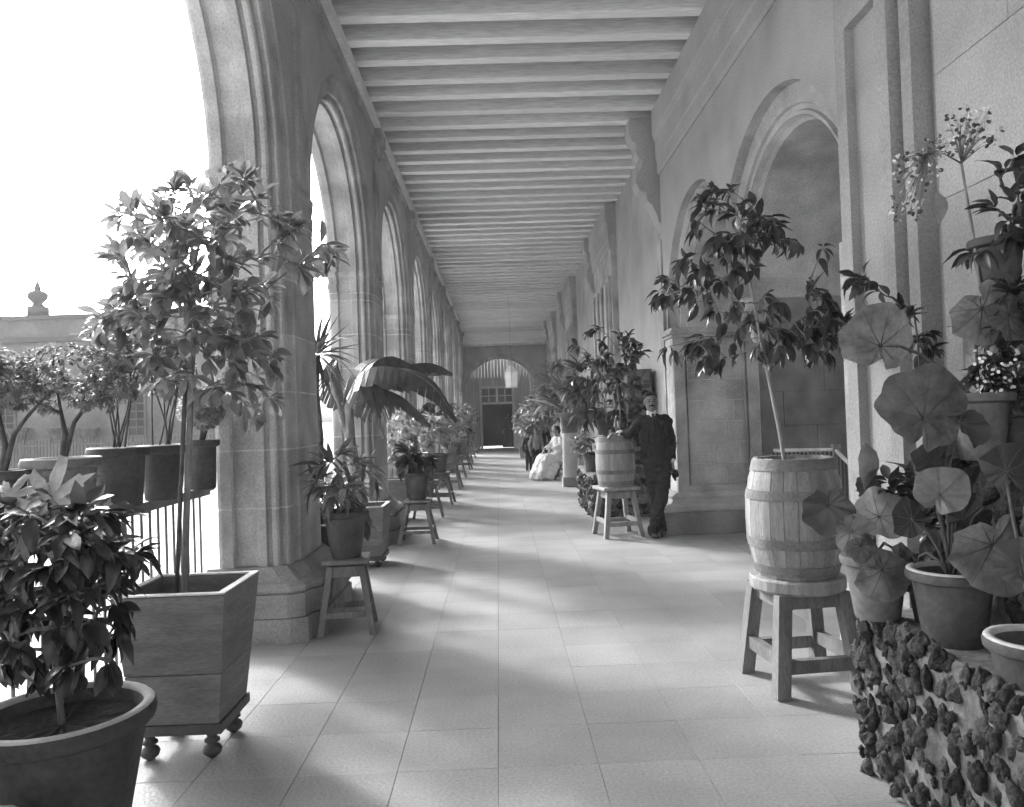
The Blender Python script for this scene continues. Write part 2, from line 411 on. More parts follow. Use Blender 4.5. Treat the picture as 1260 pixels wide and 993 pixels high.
# ------------------------------------------------------------------ left arcade
PR = [(-2.0, .05), (-1.985, .012), (-1.96, 0), (-1.885, 0), (-1.88, .028), (-1.865, .045), (-1.735, .045), (-1.72, .028), (-1.715, 0), (-1.65, 0), (-1.645, .04),
      (-1.622, .045), (-1.615, .022), (-1.60, .012), (-1.58, .012), (-1.565, .025), (-1.56, .085), (-1.54, .09), (-1.533, .07), (-1.518, .07), (-1.507, .09), (-1.50, .19), (-1.485, .225), (-1.47, .235)]
XO, XI = -2.0, -1.47
ZS, ZT = 3.3, 5.5
FR = [2.2-1.1] + [5.45, 9.3, 13.2, 17.1, 21.0, 24.9, 28.8, 32.7]
PL = 1.1
blk_names = ['nearest', 'second', 'third', 'fourth', 'fifth', 'sixth', 'seventh', 'farthest']
def pier(d0, idx):
    d1 = d0 + PL
    poly = [(x, d0+e) for x, e in PR] + [(x, d1-e) for x, e in PR[::-1]]
    lab = {0: 'stone pier beside the camera, just outside the photograph', 1: 'nearest stone pier with sunk panel, behind the square planter box',
           2: 'second stone pier, with moulded capital, behind the banana plant'}.get(idx, '%s stone arcade pier counted from the near end' % blk_names[min(idx-1, 7)])
    t = thing('stone_pier', lab, 'pier', (-1.7, d0+PL/2, 0), 'arcade piers')
    # base
    def pl(o, ch):
        xa, xb, ya, yb = XO-.06, XI+o, d0-o*.75, d1+o*.75
        return [(xa, ya), (xb-ch, ya), (xb-ch*.45, ya+ch*.25), (xb-ch*.4, ya+ch*.75), (xb, ya+ch*1.3), (xb, yb-ch*1.3), (xb-ch*.4, yb-ch*.75), (xb-ch*.45, yb-ch*.25), (xb-ch, yb), (xa, yb)]
    MB().prism(pl(.21, .2), 0, .168).build('base_block', STONE_D, t)
    MB().prism(pl(.19, .2), .172, .33).build('base_block', STONE_D, t)
    bb = MB(); prev = pl(.175, .19)
    for (o, z) in ((.17, .335), (.175, .36), (.16, .385), (.10, .40), (.09, .43), (.045, .47), (.03, .50)):
        pass
    seq = [(.165, .333), (.185, .355), (.185, .385), (.165, .402), (.12, .41), (.085, .44), (.05, .475), (.025, .50)]
    for (o, z), (o2, z2) in zip(seq, seq[1:]):
        bb.frustum([(x, y_, z) for x, y_ in pl(o, .17)], [(x, y_, z2) for x, y_ in pl(o2, .17)])
    bb.build('base_moulding', STONE_D, t)
    MB().prism(poly, .5, ZS-.25, .992).build('core', JOINT, t)
    z = .502; n = 0; rr = random.Random(idx)
    while z < ZS-.26:
        h = min(.41, ZS-.25-z); MB().prism(poly, z, z+h-.012).build('stone_course', STONE, t); z += h; n += 1
    MB().prism(poly, ZS-.248, ZS-.2, 1.02).prism(poly, ZS-.2, ZS-.15, 1.035).prism(poly, ZS-.15, ZS-.07, 1.012).prism(poly, ZS-.07, ZS-.03, 1.03, 1.055).prism(poly, ZS-.03, ZS, 1.06).build('capital', STONE, t)
    return t
for i, d0 in enumerate(FR): pier(d0, i)
def arch(c, r, da, db, idx):
    N = 40; sw = MB(); nP = len(PR); vs = []
    for i in range(N+1):
        th = PI*i/N
        for x, e in PR: vs.append((x, c-(r+e)*math.cos(th), ZS+.002+(r+e)*math.sin(th)))
    fs = [(i*nP+k, i*nP+k+1, (i+1)*nP+k+1, (i+1)*nP+k) for i in range(N) for k in range(nP-1)]
    lab = {0: 'wide open stone arch nearest the camera with moulded soffit', 1: 'tall stone arch opening beyond the nearest pier, soffit in bright light'}.get(idx, '%s stone arch of the arcade counted from the near end' % ('','','third','fourth','fifth','sixth','seventh','farthest')[idx] if idx > 1 else '')
    t = thing('arcade_arch', lab, 'arch', (-1.7, c, ZS), 'arcade arches')
    sw.add(vs, fs); sw.build('archivolt', STONE, t)
    wl = MB()
    for X, e in ((XI, PR[-1][1]), (XO, PR[0][1])):
        ring = [(c-(r+e)*math.cos(PI*i/N), ZS+.002+(r+e)*math.sin(PI*i/N)) for i in range(N+1)]
        ring = [(da, ZS+.002)] + ring + [(db, ZS+.002)]
        for (y0, z0), (y1, z1) in zip(ring, ring[1:]):
            wl.add([(X, y0, z0), (X, y1, z1), (X, y1, ZT), (X, y0, ZT)], [(0, 1, 2, 3)])
    wl.add([(XI, da, ZT), (XI, db, ZT), (XO, db, ZT), (XO, da, ZT)], [(0, 1, 2, 3)])
    wl.build('spandrel', PLASTER, t)
    # pilaster strip over each pier and wooden wall plate
    cb = MB(); cb.box(XI, XI+.03, db-.14, db+.14, ZS+.0, 4.86); cb.box(XI, XI+.06, db-.17, db+.17, 4.86, 5.02); cb.box(XI, XI+.12, db-.2, db+.2, 5.02, 5.16); cb.build('corbel', STONE, t)
    MB().box(XI, XI+.09, da+.01, db-.01, 5.16, 5.295).build('wall_plate', BEAM, t)
    MB().box(XI, XI+.045, da+.01, db-.01, 5.06, 5.158).build('moulding', STONE, t)
ends = [(-2.6, 0)] 
for i in range(len(FR)-1):
    a_, b_ = FR[i]+PL, FR[i+1]; c_ = (a_+b_)/2
    arch(c_, (b_-a_)/2, a_-PL/2, b_+PL/2, i)
tag(MB().box(XO, XI, 33.9, 36.2, 0, 5.5).build('wall_end', PLASTER), 'plain wall closing the arcade at the far left corner', 'wall')

# rail with bars in each bay
def rail(a_, b_, idx):
    t = thing('balcony_rail', ['iron rail with upright bars and pot shelf behind the square planter', 'iron rail between the nearest and second stone piers'][idx] if idx < 2 else 'iron rail in the %s arch opening counted from the near end' % ('','','third','fourth','fifth','sixth')[idx], 'railing', (-2.06, (a_+b_)/2, 0), 'arcade rails')
    MB().box(-2.10, -2.03, a_, b_, 1.02, 1.05).build('top_rail', RAILP, t)
    MB().box(-2.085, -2.045, a_, b_, .10, .13).build('bottom_rail', RAILP, t)
    MB().box(-2.08, -2.05, a_, b_, .36, .38).build('middle_rail', RAILP, t)
    me = MB().tube([(0, 0, .13), (0, 0, .36), (0, 0, 1.02)], .0085, 6).mesh('bar', IRON if idx else RAILP, True)
    n = int((b_-a_)/.105)
    for k in range(1, n): inst(me, 'bar', Matrix.Translation((-2.065, a_+(b_-a_)*k/n, 0)), t)
    if idx == 0: MB().box(-2.48, -2.0, a_, b_, 1.053, 1.083).build('shelf', RAILP, t)
    return t
for i in range(0, 6): rail(FR[i]+PL, FR[i+1], i)

# ------------------------------------------------------------------ ceiling
cei = struct(MB().box(-1.99, 3.2, -4, 36.5, 5.505, 5.9).build('ceiling', BOARD))
bmesh_beam = None
bm_me = MB().box(-1.66, 2.32, 0, .14, 5.3, 5.5, .006).mesh('beam', BEAM)
y = -3.9; rr = random.Random(5); n = 0
while y < 34.6:
    inst(bm_me, 'beam', Matrix.Translation((rr.uniform(-.02, .02), y+rr.uniform(-.02, .02), rr.uniform(-.006, .004))) @ Matrix.Rotation(rr.uniform(-.003, .003), 4, 'Z') @ Matrix.Rotation(rr.uniform(-.0015, .0015), 4, 'Y') @ Matrix.Rotation(0, 4, 'X'), cei); y += .463; n += 1

# ------------------------------------------------------------------ right wall
XR = 2.15; XB = 3.2; Z0 = 2.5
CB, CA, RO = 5.88, 8.18, 1.4
rw = thing('stone_wall', 'moulded stone wall with twin arches on the right, man standing at its far pier', 'wall', (XR, 7, 0))
RP = [(1.40, XR), (1.395, XR+.085), (1.25, XR+.095), (1.24, XR+.12), (1.205, XR+.13), (1.195, XR+.105), (1.17, XR+.11), (1.15, XR+.17), (1.13, XR+.2), (1.13, XB)]
def rarch(c, lo, hi, name):
    N = 48; vs = []; nP = len(RP)
    for i in range(N+1):
        th = PI*i/N
        for r_, x in RP: vs.append((x, min(hi, max(lo, c-r_*math.cos(th))), Z0+r_*math.sin(th)))
    fs = [(i*nP+k, i*nP+k+1, (i+1)*nP+k+1, (i+1)*nP+k) for i in range(N) for k in range(nP-1)]
    MB().add(vs, fs).build('archivolt', STONE, rw)
    return [(min(hi, max(lo, c-1.4*math.cos(PI*i/N))), Z0+1.4*math.sin(PI*i/N)) for i in range(N+1)]
MIDD = (CA+CB)/2
rb = rarch(CB, 4.63, MIDD-.004, 'b'); ra = rarch(CA, MIDD+.004, 9.43, 'a')
zi = Z0+math.sqrt(1.96-((CA-CB)/2)**2)
up_ = [(4.63, Z0+math.sqrt(1.96-1.25**2))] + [p for p in rb if 4.64 < p[0] < MIDD-.01] + [(MIDD, zi)] + [p for p in ra if MIDD+.01 < p[0] < 9.42] + [(9.43, Z0+math.sqrt(1.96-1.25**2)), (9.72, Z0+math.sqrt(1.96-1.25**2))]
sp = MB()
for (y0, z0), (y1, z1) in zip(up_, up_[1:]):
    if y1-y0 < 1e-5: continue
    sp.add([(XR, y0, z0), (XR, y1, z1), (XR, y1, 4.5), (XR, y0, 4.5)], [(0, 1, 2, 3)])
for (y0, y1) in ((4.63, 9.72),):
    sp.add([(XB, y0, 3.7), (XB, y1, 3.7), (XB, y1, 5.5), (XB, y0, 5.5)], [(0, 1, 2, 3)])
sp.build('spandrel', PLASTER, rw)
MB().lathe([(0, -.42), (.03, -.40), (.05, -.34), (.03, -.28), (.09, -.22), (.12, -.12), (.10, -.04), (.14, 0)], 14, (XR+.24, MIDD, Z0)).build('pendant', STONE, rw, True)
MB().box(XR+.10, XB, MIDD-.035, MIDD+.035, Z0, 3.4).build('springer', STONE, rw)
# far pier (camera-facing panelled jamb)
def fpier():
    y0, y1 = 9.31, 9.74
    fr_ = MB(); fr_.box(XR, XR+.13, y0, y0+.05, .5, 2.38); fr_.box(XB-.16, XB-.03, y0, y0+.05, .5, 2.38); fr_.box(XR+.13, XB-.16, y0, y0+.05, .5, .58)
    fr_.box(XR+.155, XR+.17, y0+.015, y0+.05, .6, 2.3); fr_.box(XB-.2, XB-.185, y0+.015, y0+.05, .6, 2.3)
    fr_.build('pier_frame', STONE, rw)
    MB().box(XR, XB, y0+.060, y1, .5, 2.38).build('core', JOINT, rw)
    r_ = random.Random(8); z = .585; row = 0
    while z < 2.37:
        h = min(.255, 2.378-z); xs = [XR+.132, XR+.132+(.3 if row % 2 else .5), XR+.132+(.62 if row % 2 else .74), XB-.162]
        xs = [xs[0]] + [q+r_.uniform(-.03, .03) for q in xs[1:-1]] + [xs[-1]]
        for p_, q_ in zip(xs, xs[1:]): MB().box(p_+.004, q_-.004, y0+.052+r_.uniform(0, .003), y0+.1, z+.004, z+h-.004, .002).build('stone_block', STONE, rw)
        z += h; row += 1
    b_ = MB(); b_.box(XR-.19, XB-.0, y0-.07, y1+.08, 0, .27, .008).build('base_block', STONE_D, rw)
    b_ = MB(); prof = [(.17, .273), (.20, .30), (.20, .34), (.17, .36), (.10, .375), (.08, .42), (.10, .45), (.03, .5)]
    for (o, z_), (o2, z2) in zip(prof, prof[1:]):
        L1 = [(XR-o, y0-o*.4, z_), (XB, y0-o*.4, z_), (XB, y1+o*.4, z_), (XR-o, y1+o*.4, z_)]
        L2 = [(XR-o2, y0-o2*.4, z2), (XB, y0-o2*.4, z2), (XB, y1+o2*.4, z2), (XR-o2, y1+o2*.4, z2)]
        b_.frustum(L1, L2)
    b_.build('base_moulding', STONE, rw)
    b_ = MB(); b_.box(XR-.02, XB+.02, y0-.02, y1, 2.382, 2.42); b_.box(XR-.045, XB+.045, y0-.045, y1+.01, 2.422, 2.46); b_.box(XR-.02, XB+.02, y0-.02, y1, 2.462, 2.5); b_.build('capital', STONE, rw)
fpier()
# moulded panel in the soffit above the far pier
pn = MB()
for i in range(14):
    t0, t1 = PI - .10 - i*.1, PI - .10 - (i+1)*.1
    for (xa, xb_) in ((XR+.32, XR+.36), (XB-.17, XB-.13)):
        pn.add([(xa, CA-1.128*math.cos(t0), Z0+1.128*math.sin(t0)), (xb_, CA-1.128*math.cos(t0), Z0+1.128*math.sin(t0)), (xb_, CA-1.128*math.cos(t1), Z0+1.128*math.sin(t1)), (xa, CA-1.128*math.cos(t1), Z0+1.128*math.sin(t1)),
                (xa, CA-1.10*math.cos(t0), Z0+1.10*math.sin(t0)), (xb_, CA-1.10*math.cos(t0), Z0+1.10*math.sin(t0)), (xb_, CA-1.10*math.cos(t1), Z0+1.10*math.sin(t1)), (xa, CA-1.10*math.cos(t1), Z0+1.10*math.sin(t1))],
               [(4, 5, 6, 7), (0, 1, 5, 4), (2, 3, 7, 6), (1, 2, 6, 5), (3, 0, 4, 7)])
t0 = PI-.1; pn.bar((XR+.36, CA-1.115*math.cos(t0), Z0+1.115*math.sin(t0)), (XB-.17, CA-1.115*math.cos(t0), Z0+1.115*math.sin(t0)), .03)
pn.build('soffit_panel', STONE, rw)
# near jamb and pilaster with sunk panel
nj = MB(); nj.box(XR, XB, 4.632, 4.74, 0, Z0).build('jamb', STONE, rw)
pz = MB(); XPn = XR-.03
pz.box(XPn, XR+.25, 4.50, 4.628, 0, 4.49); pz.box(XPn, XR+.25, 4.02, 4.14, 0, 4.49)
pz.box(XPn, XR+.25, 4.14, 4.50, 3.72, 4.49); pz.box(XPn, XR+.25, 4.14, 4.50, 0, .62); pz.box(XPn+.055, XR+.25, 4.14, 4.50, .62, 3.72)
pz.build('pilaster', ASHLAR, rw)
MB().box(XR+.07, XR+.25, 3.94, 4.018, 0, 4.49).box(XR-.005, XR+.25, 3.84, 3.938, 0, 4.49).box(XR+.10, XR+.25, 3.74, 3.838, 0, 4.49).build('pilaster_fillet', ASHLAR, rw)
MB().box(XPn-.08, XR+.2, 3.8, 4.7, 0, .3).box(XPn-.05, XR+.2, 3.83, 4.68, .3, .42).build('pilaster_base', STONE, rw)
# near ashlar wall in big blocks
MB().box(XR+.075, XR+.6, -4, 3.735, 0, 4.49).build('wall_core', MORTAR, rw)
z = 0; row = 0; r_ = random.Random(4)
while z < 4.48:
    h = min(.62, 4.488-z); y = 3.736 - (.0 if row % 2 else 0); first = True
    L = .55 if row % 2 else 1.05
    while y > -1.:
        y2 = y-L; L = 1.05 + r_.uniform(-.06, .06)
        MB().box(XR+.05+r_.uniform(0, .0025), XR+.2, y2+.0014, y-.0014, z+.0014, z+h-.0014, .002).build('stone_block', ASHLAR, rw); y = y2
    z += h; row += 1
# entablature
en = MB(); EP = [(XR+.2, 4.49), (XR-.015, 4.49), (XR-.03, 4.52), (XR-.03, 4.66), (XR-.045, 4.68), (XR-.045, 4.92), (XR-.06, 4.93), (XR-.07, 4.97), (XR-.08, 5.0), (XR-.08, 5.295), (XR+.2, 5.295)]
en.frustum([(x, -4, z) for x, z in EP], [(x, 9.72, z) for x, z in EP]); en.build('entablature', PLASTER, rw)
# wall beyond
XF = 2.26
fw_ = tag(MB().box(XF, XF+.5, 9.75, 36.3, 0, 5.5).build('plaster_wall', PLASTER), 'pale plaster side wall running back to the far door', 'wall')
fw_2 = MB().box(XR+.5, XB, -4, 9.72, 4.6, 5.5).build('wall_top', PLASTER, rw)
CP = [(0, 5.27), (-.44, 5.27), (-.46, 5.1), (-.42, 4.98), (-.36, 4.94), (-.37, 4.82), (-.33, 4.74), (-.28, 4.72), (-.30, 4.62), (-.36, 4.55), (-.38, 4.44), (-.33, 4.33), (-.25, 4.30), (-.24, 4.2), (-.17, 4.13), (-.12, 4.02), (-.09, 3.92), (-.03, 3.86), (0, 3.8)]
for k, (d_, d0_, lab) in enumerate(((9.76, None, 'nearest scrolled stone bracket and pilaster, above the standing man'), (16.5, 14.0, 'second scrolled stone bracket with panelled pilaster bay on the right wall'), (23.7, 21.2, 'third scrolled bracket with pilaster bay on the right wall'), (30.9, 28.4, 'farthest scrolled bracket with pilaster bay on the right wall'))):
    t = thing('wall_bracket', lab, 'bracket', (XF, d_, 0), 'brackets along the right wall')
    c_ = MB(); kx = .6 if d0_ else .95; c_.frustum([(XF-.03+x*kx, d_+.06, z) for x, z in CP], [(XF-.03+x*kx, d_+.36, z) for x, z in CP]); c_.build('bracket', PLASTER, t)
    p_ = MB(); p_.box(XF-.06, XF-.002, d_+.02, d_+.42, .3, 3.84); p_.box(XF-.1, XF-.058, d_+.1, d_+.34, .5, 3.7); p_.build('pilaster', STONE, t)
    MB().box(XF-.12, XF-.002, d_, d_+.46, 0, .3).build('base_block', STONE_D, t)
    if d0_:
        b_ = MB(); b_.box(XR, XF-.002, d0_, d_-.004, .3, 4.49); b_.build('bay_wall', STONE, t)
        b_ = MB()
        for q in range(4):
            ya = d0_+.1+q*.6
            b_.box(XR-.05, XR-.002, ya, ya+.42, .5, 4.0); b_.box(XR-.09, XR-.052, ya+.1, ya+.32, .6, 3.9)
        b_.build('bay_pilaster', STONE, t)
        MB().box(XR-.08, XF-.002, d0_-.03, d_-.004, 0, .298).build('base_course', STONE_D, t)
        b_ = MB(); b_.frustum([(x, d0_-.02, z) for x, z in EP], [(x, d_+.05, z) for x, z in EP]); b_.build('entablature', PLASTER, t)
# stair hall beyond the arches
sh = thing('stair_hall_wall', 'coursed stone wall of the stair hall seen through the near arch', 'wall', (4.5, 10.2, 0))
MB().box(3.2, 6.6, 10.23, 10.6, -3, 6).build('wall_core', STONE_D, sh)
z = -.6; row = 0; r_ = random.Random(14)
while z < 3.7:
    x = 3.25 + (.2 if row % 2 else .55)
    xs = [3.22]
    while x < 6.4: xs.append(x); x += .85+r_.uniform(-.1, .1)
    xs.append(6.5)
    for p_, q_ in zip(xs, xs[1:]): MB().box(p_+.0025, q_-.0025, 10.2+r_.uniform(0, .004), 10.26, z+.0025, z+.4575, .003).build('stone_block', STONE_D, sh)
    z += .46; row += 1
MB().box(3.2, 6.5, 10.02, 10.228, 3.8, 3.9).box(3.2, 6.5, 10.1, 10.228, 3.9, 3.96).build('ledge', STONE, sh)
MB().box(3.22, 6.5, 10.19, 10.228, 3.96, 4.7).box(3.22, 6.5, 10.185, 10.228, 4.705, 5.6).build('upper_wall', STONE, sh)
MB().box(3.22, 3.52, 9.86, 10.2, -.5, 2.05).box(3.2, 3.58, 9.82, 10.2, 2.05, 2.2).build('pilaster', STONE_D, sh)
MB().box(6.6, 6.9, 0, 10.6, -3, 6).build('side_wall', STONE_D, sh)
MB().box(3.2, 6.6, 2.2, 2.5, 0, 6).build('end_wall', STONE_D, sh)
sr_ = thing('stair_railing', 'light iron stair railing behind the big barrel', 'railing', (3.3, 8.6, 0))
A_, B_, C_ = Vector((3.12, 8.75, 1.0)), Vector((3.72, 8.5, 1.0)), Vector((3.62, 7.3, .62))
MB().tube([A_, A_.lerp(B_, .5), B_, B_.lerp(C_, .5), C_], .022, 8).build('handrail', RIMW, sr_, True)
bme = MB().tube([(0, 0, 0), (0, 0, -1.0)], .009, 6).mesh('bar', IRON, True)
for k in range(15): inst(bme, 'bar', Matrix.Translation(A_.lerp(B_, k/15)), sr_)
for k in range(12): inst(bme, 'bar', Matrix.Translation(B_.lerp(C_, k/12)) @ Matrix.Diagonal((1, 1, .95*B_.lerp(C_, k/12).z, 1)), sr_)
MB().box(3.69, 3.77, 8.46, 8.54, 0, 1.06).build('newel', WOODL, sr_)

# ------------------------------------------------------------------ far end: arch, boards, door
ew = thing('gallery_end_wall', 'far end wall with a wide plaster arch over the doorway', 'wall', (.35, 35, 0))
DE = 35.; XL, XRr = -1.46, 2.25; cx = W(617, 500, DE).x; ra_ = 1.68; zc = W(617, 441, DE).z - ra_
N = 32; e_ = MB(); ring = [(cx-ra_*math.cos(PI*i/N), zc+ra_*math.sin(PI*i/N)) for i in range(N+1)]
for yy in (DE, DE+.4):
    for (x0, z0), (x1, z1) in zip(ring, ring[1:]): e_.add([(x0, yy, z0), (x1, yy, z1), (x1, yy, 5.5), (x0, yy, 5.5)], [(0, 1, 2, 3)])
for (x0, z0), (x1, z1) in zip(ring, ring[1:]): e_.add([(x0, DE, z0), (x1, DE, z1), (x1, DE+.4, z1), (x0, DE+.4, z0)], [(0, 1, 2, 3)])
e_.box(XL-.1, cx-ra_, DE, DE+.4, 0, 5.5); e_.box(cx+ra_, XRr+.1, DE, DE+.4, 0, 5.5)
e_.build('arch_wall', PLASTER, ew)
e_ = MB(); 
for i in range(N):
    t0, t1 = PI*i/N, PI*(i+1)/N
    pts = lambda r__, y_, th: (cx-r__*math.cos(th), y_, zc+r__*math.sin(th))
    e_.add([pts(ra_-.001, DE-.05, t0), pts(ra_+.2, DE-.05, t0), pts(ra_+.2, DE-.05, t1), pts(ra_-.001, DE-.05, t1), pts(ra_-.001, DE, t0), pts(ra_+.2, DE, t0), pts(ra_+.2, DE, t1), pts(ra_-.001, DE, t1)],
           [(0, 1, 2, 3), (1, 5, 6, 2), (0, 3, 7, 4)])
e_.build('arch_band', STONE, ew)
MB().box(XL-.05, XRr+.02, DE-.7, DE-.4, 4.72, 5.29).build('cross_beam', BEAM, ew)
MB().box(XL-.05, XRr+.02, DE-.74, DE-.36, 4.64, 4.715).build('beam_moulding', RIMW, ew)
dx0, dx1 = W(594, 520, DE+.9).x, W(631, 520, DE+.9).x; DZ = W(612, 496, DE+.9).z; DT = W(612, 478, DE+.9).z
bd = thing('boarded_screen', 'pale vertical board screen with transom lights round the dark doorway', 'screen', (cx, DE+.9, 0))
k = XL-.3
bme = MB().box(0, .145, DE+.9, DE+.94, 0, 4.6, .006).mesh('board', BOARDW)
bme2 = MB().box(0, .145, DE+.9, DE+.94, DT+.1, 4.6, .006).mesh('board', BOARDW)
while k < XRr+.4:
    inst(bme2 if (dx0-.15 < k < dx1) else bme, 'board', Matrix.Translation((k, 0, 0)), bd); k += .15
f_ = MB(); f_.box(dx0-.12, dx0, DE+.82, DE+.9, 0, DT+.12); f_.box(dx1, dx1+.12, DE+.82, DE+.9, 0, DT+.12); f_.box(dx0, dx1, DE+.82, DE+.9, DT, DT+.12); f_.box(dx0, dx1, DE+.82, DE+.9, DZ-.05, DZ+.05)
dxm = (dx0+dx1)/2; f_.box(dxm-.05, dxm+.05, DE+.82, DE+.9, DZ+.05, DT)
for s0 in (dx0, dxm+.05):
    s1 = s0+(dx1-dx0)/2-.05
    f_.box((s0+s1)/2-.02, (s0+s1)/2+.02, DE+.84, DE+.88, DZ+.05, DT); f_.box(s0, s1, DE+.845, DE+.875, (DZ+DT)/2-.02, (DZ+DT)/2+.02)
fo = f_.build('door_frame', RIMW, bd)
pme = MB().box(dx0, dx1, DE+.86, DE+.868, DZ+.05, DT).build('pane', GLASS_D, fo)
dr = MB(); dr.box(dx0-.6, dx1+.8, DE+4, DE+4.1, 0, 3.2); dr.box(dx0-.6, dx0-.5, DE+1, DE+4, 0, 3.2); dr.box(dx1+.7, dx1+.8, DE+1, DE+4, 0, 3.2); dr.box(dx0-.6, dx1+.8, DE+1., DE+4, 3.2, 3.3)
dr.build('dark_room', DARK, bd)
tag(MB().box(dx1+.02, dx1+.42, DE+.55, DE+.8, 0, 1.0, .01).build('white_post_box', WHITEC), 'white upright box beside the far doorway', 'box')
ln = thing('hanging_lantern', 'white glass lantern hanging on a chain before the far arch', 'lantern', W(629, 461, 24))
c_ = W(629, 461, 24); h = .27; l_ = MB()
six = lambda r__, z_: [(c_.x+r__*math.cos(PI/6+PI/3*q), c_.y+r__*math.sin(PI/6+PI/3*q), c_.z+z_) for q in range(6)]
l_.frustum(six(.195, -.38), six(.24, .07)); l_.frustum(six(.24, .075), six(.09, .27)); l_.build('glass_body', FROST, ln)
fr_ = MB()
for q in range(6):
    fr_.tube([six(.2, -.38)[q], six(.245, .07)[q], six(.095, .27)[q]], .012, 5)
fr_.frustum(six(.21, -.41), six(.21, -.382)); fr_.frustum(six(.10, .27), six(.12, .31)); fr_.frustum(six(.13, .31), six(.05, .4)); fr_.build('frame', RIMW, ln)
MB().tube([c_+Vector((0, 0, .4)), (c_.x, c_.y, 5.5)], .003, 5).build('chain', IRON, ln)

# ------------------------------------------------------------------ pots, boxes, stools, barrels
def pot_prof(rt, rb_, h, lip=.02, thick=.018):
    return [(0, 0), (rb_*.96, 0), (rb_, .01), (rb_+(rt-rb_)*.45, h*.45), (rt-.006, h-lip*2.4), (rt, h-lip*2.3), (rt+lip*.8, h-lip*1.9), (rt+lip, h-lip*.8), (rt+lip*.7, h), (rt-thick*.5, h), (rt-thick, h-.015), (rt-thick*1.6, h-.06)]
def add_pot(t, c, rt, rb_, h, M=POT, n=24, rimM=None, lip=.02):
    po = MB().lathe(pot_prof(rt, rb_, h, lip), n, c).build('pot', M, t, 'auto')
    if rimM:
        MB().lathe([(rt+lip*.72, h+.001), (rt+lip*.5, h+.006), (rt-.012, h+.006), (rt-.016, h-.01)], n, c).build('pale_rim', rimM, po, True)  # paler band round the pot lip
    r_ = random.Random(int(c[0]*1000)); so_ = MB(); vs = [(c[0], c[1], c[2]+h-.045)]
    for q in (.5, 1):
        for k in range(n): vs.append((c[0]+(rt-.026)*q*math.cos(2*PI*k/n), c[1]+(rt-.026)*q*math.sin(2*PI*k/n), c[2]+h-.05+r_.uniform(-.008, .012)*(q < 1)))
    so_.add(vs, [(0, 1+k, 1+(k+1) % n) for k in range(n)] + [(1+k, 1+n+k, 1+n+(k+1) % n, 1+(k+1) % n) for k in range(n)]); so_.build('soil', SOIL, t)
    return Vector((c[0], c[1], c[2]+h-.05))
def stool(loc, h, wt, wb, rot=0, round_=False, label='', group=None, M=WOOD, leg=.04, st=.03):
    t = thing('wooden_stool', label, 'stool', loc, group); rz = Matrix.Translation(loc) @ Matrix.Rotation(rot, 4, 'Z')
    def fin(b, name, Mx=M): b.v = [tuple(rz @ Vector(v)) for v in b.v]; return b.build(name, Mx, t)
    if round_: fin(MB().lathe([(0, h-st*1.6), (wt*.5-.01, h-st*1.6), (wt*.5, h-st*1.3), (wt*.5, h-st*.2), (wt*.5-.008, h), (0, h)], 28), 'seat', WOODL)
    else: fin(MB().box(-wt/2, wt/2, -wt/2, wt/2, h-st, h, .006), 'seat')
    L = {}
    for sx in (-1, 1):
        for sy in (-1, 1):
            a_ = Vector((sx*wt*.33, sy*wt*.33, h-st*1.6)); b_ = Vector((sx*wb*.5, sy*wb*.5, 0)); L[sx, sy] = (a_, b_)
            fin(MB().bar(a_, b_, leg, leg, (1, 0, 0)), 'leg')
    for (p, q, zz) in (((-1, -1), (1, -1), .3), ((1, -1), (1, 1), .36), ((1, 1), (-1, 1), .3), ((-1, 1), (-1, -1), .36)):
        fin(MB().bar(L[p][1].lerp(L[p][0], zz), L[q][1].lerp(L[q][0], zz), leg*.6, leg*.95), 'stretcher')
    ap = MB(); i_ = wt*.33; 
    for sx in (-1, 1): ap.box(sx*i_-.01, sx*i_+.01, -i_, i_, h-st*1.6-.075, h-st*1.6); ap.box(-i_+.01, i_-.01, sx*i_-.01, sx*i_+.01, h-st*1.6-.075, h-st*1.6-.001)
    fin(ap, 'apron')
    return t
